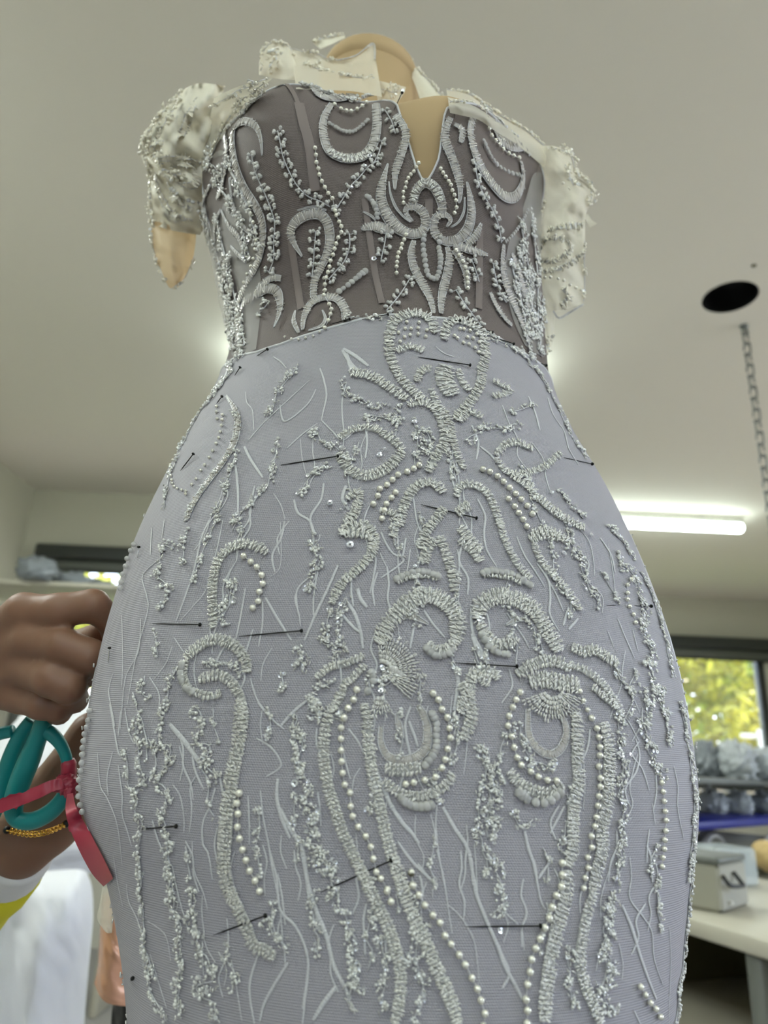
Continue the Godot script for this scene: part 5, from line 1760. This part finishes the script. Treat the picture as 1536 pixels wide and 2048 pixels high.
func dress() -> void:
	sew = thing("wedding_dress", "white beaded wedding dress with a sheer mauve corset bodice and fitted skirt", "dress")
	seam = edge_table([470, 716, 514, 704, 560, 689, 620, 668, 680, 650, 724, 638, 780, 629, 850, 634, 900, 638, 950, 653, 1010, 683, 1060, 714, 1088, 734])
	top = edge_table([425, 240, 470, 205, 520, 172, 580, 158, 640, 158, 720, 170, 770, 188, 798, 212, 812, 262, 822, 305, 838, 345, 851, 366, 866, 345, 880, 312, 886, 262, 893, 216, 935, 204, 985, 214, 1040, 248, 1075, 290])
	for e in [[-0.30, 0.40], [-0.24, 0.385], [-0.18, 0.335], [-0.12, 0.31]]: top.append(Vector2(PI + e[0], e[1]))
	top.sort_custom(func(a, b): return a.x < b.x)
	var seam_back := 0.25
	put("bodice", shell(func(t): return edge_h(seam, t, seam_back) - 0.012, func(t): return edge_h(top, t, 0.40), 0.0005, 420, 60), M.bodice, sew)
	put("skirt", shell(func(_t): return -0.985, func(t): return edge_h(seam, t, seam_back), 0.0014, 200, 220), M.skirt, sew)
	for e in [[seam, seam_back, 0.0009, "waist_seam", 0.0012], [top, 0.40, 0.0006, "neckline_edge", 0.0008]]:
		var line := []
		for i in 361:
			var t := -PI / 2 + TAU * i / 360.0
			line.append(surf(t, edge_h(e[0], t, e[1]), e[2]))
		put(e[3], tube_mesh(line, [e[4]], 6), M.thread_light, sew)

func filler_work() -> void:
	# fine vines and loose sprays between the large motifs, running down the skirt
	for k in 210:
		var x := rng.randf_range(230, 1330)
		var y := rng.randf_range(760, 1930)
		var half := lerpf(330.0, 590.0, clampf((y - 740.0) / 700.0, 0, 1))
		if absf(x - 785.0) > half - 40.0: continue
		var lean := (x - 785.0) / half * (0.5 if y < 1300 else -0.25)
		var p := []
		var n := rng.randi_range(3, 5)
		for j in n:
			p.append(x + lean * j * 34 + rng.randf_range(-9, 9)); p.append(y + j * 34)
		if k % 3 < 2: cord(rng.randf_range(3.0, 7.0), p)
		else: cluster(rng.randf_range(10.0, 17.0), 0.9, p)
	# lace over both sides of the bodice
	patch("side_lace", [[404, 335, -0.0001, 440, 300, -0.0001, 472, 330, -0.0001], [408, 440, -0.0001, 450, 440, -0.0001, 500, 430, -0.0001], [426, 540, -0.0001, 475, 540, -0.0001, 522, 560, -0.0001], [446, 640, -0.0001, 490, 640, -0.0001, 520, 630, -0.0001], [464, 712, -0.0001, 490, 708, -0.0001, 512, 698, -0.0001]], M.side_lace, sew, 0.0, 31)
	patch("side_lace", [[1084, 345, -0.0001, 1066, 350, -0.0001, 1052, 400, -0.0001], [1084, 450, -0.0001, 1060, 450, -0.0001, 1022, 470, -0.0001], [1080, 560, -0.0001, 1050, 560, -0.0001, 1010, 550, -0.0001], [1084, 640, -0.0001, 1060, 640, -0.0001, 1024, 630, -0.0001], [1088, 715, -0.0001, 1070, 705, -0.0001, 1050, 690, -0.0001]], M.side_lace, sew, 0.0, 32)
	for p in [[408, 420, 432, 520, 462, 640], [430, 430, 462, 560, 490, 690], [440, 560, 470, 660, 485, 715], [420, 480, 448, 590, 468, 700], [1040, 440, 1060, 560, 1066, 680], [1060, 420, 1074, 540, 1076, 700], [424, 360, 470, 420, 500, 520], [450, 320, 490, 400, 520, 500], [1020, 520, 1046, 620, 1062, 720], [462, 720, 448, 760, 420, 800], [1085, 600, 1080, 700]]:
		cluster(24.0, 1.0, p)
		cord(7.0, p)

func side_work() -> void:
	# vines and beads that run on round the sides and the back of the skirt
	var vines := new_st()
	for k in 46:
		var th0 := 2.98 + 3.46 * k / 45.0
		var pts := []
		var h0 := rng.randf_range(0.02, 0.2)
		for j in 26: pts.append(surf(th0 + sin(j * 0.35 + k) * 0.05, h0 - j * 0.022, 0.002))
		add_tube(vines, pts, [0.0011], 5)
		var spots := []
		for j in range(0, 25):
			for r in 5:
				var p: Vector3 = pts[j].lerp(pts[j + 1], rng.randf())
				var n := normal_at(p, 0.0)
				var a := n.cross(Vector3.UP).normalized()
				spots.append(bead_at([p, n, Vector3.UP, a, 0.00028, 0.0], rng.randfn(0, 0.005), 0.0008, rng.randf() * 3.0))
		scatter("bugle_beads", bugle_mesh, M.glass_bead, spots)
	put("back_vines", done(vines), M.thread_light, sew).set_meta("kind", "stuff")

func sleeves() -> void:
	# the sleeves are worked in cream thread and beads
	var was := [M.thread, M.scroll_bead, M.glass_bead, M.seed_bead]
	M.thread = M.thread_cream
	M.scroll_bead = M.bead_cream
	M.glass_bead = M.bead_cream
	M.seed_bead = M.bead_cream
	# left off-shoulder sleeve
	cloth = patch("sleeve_lace", [[372, 176, 0.580, 402, 166, 0.570, 450, 172, 0.575], [318, 228, 0.575, 356, 236, 0.548, 432, 228, 0.566], [279, 290, 0.578, 332, 308, 0.542, 420, 300, 0.560], [297, 350, 0.578, 348, 368, 0.545, 420, 368, 0.560], [303, 405, 0.580, 352, 416, 0.550, 420, 428, 0.560], [301, 448, 0.586, 348, 462, 0.560, 400, 470, 0.570]], M.lace_dense, sew, 0.012, 11)
	for w in [[366, 180, 325, 225, 290, 275, 281, 300], [283, 296, 300, 340, 302, 400, 303, 450]]: cluster(16, 1.6, w)
	cluster(46, 1.0, [360, 200, 320, 260, 310, 300])
	cluster(36, 0.9, [310, 300, 330, 340, 370, 350])
	scroll([6, 16, 12], [395, 195, 375, 240, 362, 275])
	scroll([4, 14, 16, 10], [345, 330, 385, 335, 392, 365, 370, 370, 360, 350])
	scroll([5, 13, 12, 6], [310, 350, 325, 400, 350, 430, 385, 440])
	scroll([5, 12, 6], [315, 320, 360, 315, 400, 325])
	scroll([5, 11, 8], [335, 365, 350, 400, 385, 420])
	scroll([5, 14, 10], [330, 285, 300, 290, 290, 310])
	drops(10, [345, 380, 370, 400, 400, 410])
	cloth = patch("sleeve_tip", [[301, 440, 0.586, 345, 450, 0.563, 392, 455, 0.572], [303, 480, 0.588, 345, 490, 0.568, 391, 485, 0.576], [314, 525, 0.590, 348, 535, 0.574, 385, 520, 0.580], [330, 560, 0.592, 350, 566, 0.582, 372, 550, 0.585], [338, 575, 0.593, 350, 578, 0.588, 362, 568, 0.589]], M.lace_tan, sew, 0.003, 12)
	cluster(8, 1.5, [302, 440, 304, 480, 315, 525, 332, 562])
	cluster(5, 1.2, [345, 577, 372, 552, 389, 510])
	# lace turned over the top edge of the left cup
	cloth = patch("lace_flap", [[428, 196, -0.014, 480, 172, -0.014, 545, 156, -0.012], [418, 245, -0.010, 470, 210, -0.010, 522, 178, -0.008], [408, 300, -0.008, 440, 262, -0.007, 488, 210, -0.006], [402, 350, -0.006, 420, 310, -0.005, 452, 260, -0.004]], M.lace, sew, 0.002, 13)
	cluster(20, 1.0, [420, 330, 440, 270, 480, 205, 530, 165])
	cluster(14, 1.0, [428, 210, 470, 185, 530, 158])
	cloth = patch("gathered_lace", [[518, 150, 0.588, 560, 158, 0.578, 600, 160, 0.580], [520, 118, 0.592, 555, 122, 0.576, 592, 130, 0.582], [528, 94, 0.598, 555, 86, 0.590, 580, 96, 0.592], [545, 84, 0.604, 560, 82, 0.602, 575, 86, 0.602]], M.lace, sew, 0.004, 14)
	cluster(34, 0.7, [540, 140, 555, 100])
	cluster(9, 1.4, [524, 140, 526, 105, 545, 86, 575, 92, 586, 110])
	cloth = patch("gathered_lace", [[578, 98, 0.602, 625, 108, 0.590, 672, 122, 0.582, 715, 112, 0.580, 746, 88, 0.582], [586, 128, 0.590, 635, 128, 0.574, 685, 138, 0.568, 720, 132, 0.568, 752, 122, 0.572], [592, 178, -0.004, 645, 180, -0.004, 700, 182, -0.004, 735, 188, -0.004, 764, 194, -0.005]], M.lace, sew, 0.004, 15)
	cluster(8, 1.4, [580, 98, 625, 106, 672, 122])
	cluster(26, 0.8, [610, 130, 680, 150, 750, 160])
	scroll([2, 3, 2], [672, 122, 712, 112, 746, 88, 750, 120])
	cloth = patch("lace_tab", [[752, 160, 0.556, 785, 168, 0.553, 812, 174, 0.556], [752, 178, 0.553, 782, 184, 0.551, 808, 186, 0.554], [756, 204, 0.551, 776, 206, 0.549, 796, 204, 0.552]], M.lace, sew, 0.002, 16)
	cluster(22, 1.0, [758, 180, 785, 184, 804, 180])
	# back neckline lace behind the neck
	cloth = patch("back_lace", [[780, 92, 0.665, 800, 100, 0.660, 812, 112, 0.66], [805, 125, 0.655, 822, 128, 0.650, 836, 140, 0.65], [828, 165, 0.64, 846, 160, 0.635, 862, 168, 0.635], [842, 205, 0.62, 868, 196, 0.61, 896, 204, 0.60]], M.lace_dense, sew, 0.002, 17)
	cluster(9, 1.5, [786, 92, 812, 112, 836, 140, 862, 168, 892, 202])
	cloth = patch("back_lace", [[626, 84, 0.66, 645, 78, 0.66, 690, 70, 0.665], [640, 98, 0.655, 660, 90, 0.655, 690, 76, 0.66]], M.lace_dense, sew, 0.001, 18)
	cluster(8, 1.5, [628, 82, 650, 76, 688, 70])
	cloth = patch("lace_tab", [[838, 212, 0.585, 862, 206, 0.58, 896, 198, 0.572], [846, 222, 0.57, 868, 224, 0.562, 900, 222, 0.558]], M.lace, sew, 0.002, 19)
	cluster(14, 1.0, [842, 214, 870, 214, 896, 210])
	# right: beaded edge along the top and the lace sleeve behind
	cloth = patch("neckline_lace", [[893, 178, 0.575, 935, 188, 0.570, 965, 208, 0.568, 1005, 236, 0.568, 1050, 262, 0.568, 1095, 300, 0.566], [896, 200, -0.005, 930, 208, -0.005, 962, 222, -0.005, 1000, 250, -0.005, 1045, 275, -0.005, 1092, 318, -0.005], [900, 226, -0.005, 928, 232, -0.005, 958, 240, -0.005, 990, 262, -0.005, 1035, 290, -0.005, 1088, 335, -0.005]], M.lace, sew, 0.002, 20)
	cluster(10, 1.5, [893, 180, 935, 188, 965, 206, 1005, 234, 1050, 260, 1095, 298])
	cluster(18, 0.9, [900, 205, 935, 205, 970, 225])
	cloth = patch("sleeve_lace", [[1078, 292, 0.566, 1108, 292, 0.556, 1138, 304, 0.562], [1086, 345, 0.562, 1120, 338, 0.542, 1153, 345, 0.556], [1090, 395, 0.557, 1140, 384, 0.537, 1188, 388, 0.556], [1086, 440, 0.552, 1130, 432, 0.536, 1172, 428, 0.556], [1078, 490, 0.547, 1120, 490, 0.534, 1170, 490, 0.555], [1070, 550, 0.542, 1116, 552, 0.534, 1169, 550, 0.555], [1074, 606, 0.540, 1112, 622, 0.534, 1167, 608, 0.555]], M.lace, sew, 0.005, 21)
	cluster(22, 1.3, [1105, 296, 1140, 310, 1150, 340, 1172, 360, 1184, 388, 1175, 408])
	cluster(30, 0.8, [1130, 330, 1150, 375])
	band(14, [1100, 460, 1130, 454, 1165, 450])
	band(12, [1075, 510, 1095, 478, 1130, 480, 1140, 500, 1110, 522, 1078, 522])
	band(12, [1070, 545, 1110, 540, 1150, 520, 1166, 505])
	small_pearls(7, [1078, 560, 1090, 556, 1102, 555, 1114, 557, 1126, 562, 1138, 570, 1150, 576, 1160, 580])
	band(20, [1126, 575, 1136, 595, 1122, 615])
	cluster(5, 1.2, [1168, 480, 1169, 550, 1167, 604])
	scroll([2, 3, 2], [1106, 622, 1118, 636, 1140, 624, 1167, 608])
	cluster(16, 0.9, [1090, 400, 1075, 450, 1078, 490])
	cloth = patch("lace_tip", [[1165, 425, 0.556, 1176, 428, 0.556], [1172, 440, 0.556, 1184, 440, 0.557], [1180, 455, 0.558, 1194, 447, 0.558]], M.lace_dense, sew, 0.0, 22)
	cloth = patch("sleeve_lace", [[1068, 600, 0.542, 1088, 606, 0.538, 1108, 612, 0.542], [1072, 650, 0.540, 1090, 655, 0.537, 1108, 668, 0.541], [1080, 690, 0.537, 1092, 690, 0.536, 1104, 690, 0.538], [1086, 725, 0.534, 1091, 718, 0.534, 1094, 706, 0.535]], M.lace, sew, 0.003, 23)
	cluster(22, 0.9, [1085, 650, 1092, 690, 1090, 710])
	# scrap of lace at the lower left outline
	cloth = patch("lace_scrap", [[205, 1774, 0.455, 216, 1776, 0.452, 228, 1790, 0.455], [199, 1810, 0.456, 213, 1812, 0.452, 232, 1815, 0.455], [194, 1836, 0.456, 208, 1846, 0.453, 226, 1842, 0.455], [206, 1858, 0.456, 214, 1866, 0.454, 224, 1866, 0.455]], M.lace, sew, 0.002, 24)
	cloth = null
	M.thread = was[0]
	M.scroll_bead = was[1]
	M.glass_bead = was[2]
	M.seed_bead = was[3]

func pin(tx: float, ty: float, hx: float, hy: float, label: String, bright := false) -> void:
	# a dressmaker's pin: in and out of the cloth once, its flat head on top
	var o := thing("straight_pin", label, "pin", Vector3.ZERO, "")
	# straight: the cloth bulges over its middle
	var n := 6
	var ht := hit(tx, ty)
	var hh := hit(hx, hy)
	var p0: Vector3 = ht[0] + ht[1] * 0.0004
	var p1: Vector3 = hh[0] + hh[1] * 0.0017
	var line := []
	for i in n: line.append(p0.lerp(p1, i / float(n - 1)))
	o.position = line[n - 1]
	var rel := []
	for p in line: rel.append(p - o.position)
	var rad := [0.00012, 0.0003]
	for i in n: rad.append(0.00034)
	put("shaft", tube_mesh(rel, rad, 7), M.bright_steel if bright else M.steel, o)
	var d: Vector3 = (rel[n - 1] - rel[n - 2]).normalized()
	put("head", tube_mesh([-d * 0.0006, -d * 0.0004, d * 0.0003, d * 0.0006], [0.0005, 0.001, 0.001, 0.0006], 12), M.steel, o)

func pins() -> void:
	pin(788, 222, 805, 190, "steel pin standing up at the left corner of the neckline notch")
	pin(908, 238, 908, 206, "steel pin standing upright at the right corner of the neckline notch")
	pin(836, 715, 938, 734, "steel pin under the waist between the two pearl-filled shells")
	pin(660, 650, 700, 642, "short steel pin in the waist seam under the left bodice ring")
	pin(724, 640, 776, 633, "steel pin along the waist seam left of the pearl-filled shell")
	pin(892, 641, 918, 645, "short steel pin in the waist seam above the right pearl-filled shell")
	pin(950, 653, 982, 668, "steel pin in the waist seam right of the right pearl-filled shell")
	pin(996, 678, 1024, 691, "steel pin in the waist seam near the right bodice side")
	pin(1080, 727, 1088, 733, "tiny pin end at the right outline just below the waist")
	pin(514, 713, 538, 702, "short slanted pin just below the left end of the waist seam")
	pin(470, 752, 484, 738, "short slanted pin on the beaded left outline below the waist")
	pin(434, 808, 448, 796, "short pin above the pearl loop at the left hip")
	pin(362, 942, 391, 911, "slanted pin inside the pearl loop on the left hip")
	pin(562, 931, 677, 916, "long nearly level pin left of the beaded centre motif")
	pin(842, 1010, 951, 1039, "long pin between the two arches below the hip, tilted down to the right")
	pin(1127, 916, 1180, 931, "pin at the right hip outline below the shoulder of the skirt")
	pin(306, 1247, 404, 1251, "level pin left of the beaded loop, beside the gripping hand")
	pin(478, 1273, 605, 1263, "long level pin below the pearl hook on the left thigh")
	pin(1212, 1211, 1297, 1214, "level pin near the right outline crossing a short pearl row")
	pin(910, 1326, 1031, 1334, "long level pin between the two large curled fans")
	pin(280, 1658, 357, 1651, "pin at the lower left near the ribbon end")
	pin(642, 1784, 782, 1720, "long steep pin crossing the beaded band at the lower centre")
	pin(428, 1870, 534, 1829, "slanted pin at the lower left under the pearl row")
	pin(932, 1853, 1077, 1850, "long level pin at the lower right touching a pearl row")
	pin(218, 1326, 225, 1297, "bright steel pin at the left outline beside the fingertips", true)
	pin(276, 1117, 283, 1096, "bright short pin beside the edge pearls at the left outline", true)
	pin(462, 677, 441, 665, "pin sticking out from the left outline at the waist")
	pin(262, 1962, 272, 1954, "pin head at the lower left outline of the skirt")

func _ready() -> void:
	rng.seed = 20
	# camera: low, tilted up 19 degrees, rolled a little
	var cam := Camera3D.new()
	cam.name = "camera"
	cam.position = EYE
	var pitch := Basis(Vector3.RIGHT, deg_to_rad(19.0))
	cam_basis = pitch * Basis(Vector3.BACK, deg_to_rad(2.6))
	cam.basis = cam_basis
	cam.fov = rad_to_deg(2.0 * atan(1024.0 / F))
	cam.near = 0.02
	cam.far = 200.0
	var lens := CameraAttributesPhysical.new()
	lens.frustum_focal_length = 12.0 / (1024.0 / F)
	lens.frustum_focus_distance = 0.40
	lens.exposure_aperture = 5.0
	lens.frustum_near = 0.02
	lens.frustum_far = 200.0
	cam.attributes = lens
	add_child(cam)
	cam.current = true
	# sky, sun, exposure
	var env := Environment.new()
	env.background_mode = Environment.BG_SKY
	var sky := Sky.new()
	var sm := ProceduralSkyMaterial.new()
	sm.sky_top_color = Color(0.60, 0.69, 0.83)
	sm.sky_horizon_color = Color(0.90, 0.92, 0.95)
	sm.ground_bottom_color = Color(0.40, 0.42, 0.36)
	sm.ground_horizon_color = Color(0.72, 0.75, 0.72)
	sm.sky_energy_multiplier = 2.4
	sky.sky_material = sm
	env.sky = sky
	env.tonemap_mode = Environment.TONE_MAPPER_LINEAR
	env.tonemap_exposure = 1.4
	env.sdfgi_enabled = true
	env.ssao_enabled = true
	env.ssil_enabled = true
	var we := WorldEnvironment.new()
	we.environment = env
	we.name = "environment"
	add_child(we)
	var sun := DirectionalLight3D.new()
	sun.name = "sun"
	sun.light_color = Color(1.0, 0.95, 0.84)
	sun.light_energy = 6.5
	sun.shadow_enabled = true
	sun.rotation = Vector3(deg_to_rad(-40), deg_to_rad(170), 0)
	add_child(sun)

	make_lut()
	make_materials()
	room()
	garden()
	furniture()
	dress_form()
	dress()
	person()
	scissors()
	cloth = null
	front_work()
	filler_work()
	sleeves()
	side_work()
	pins()
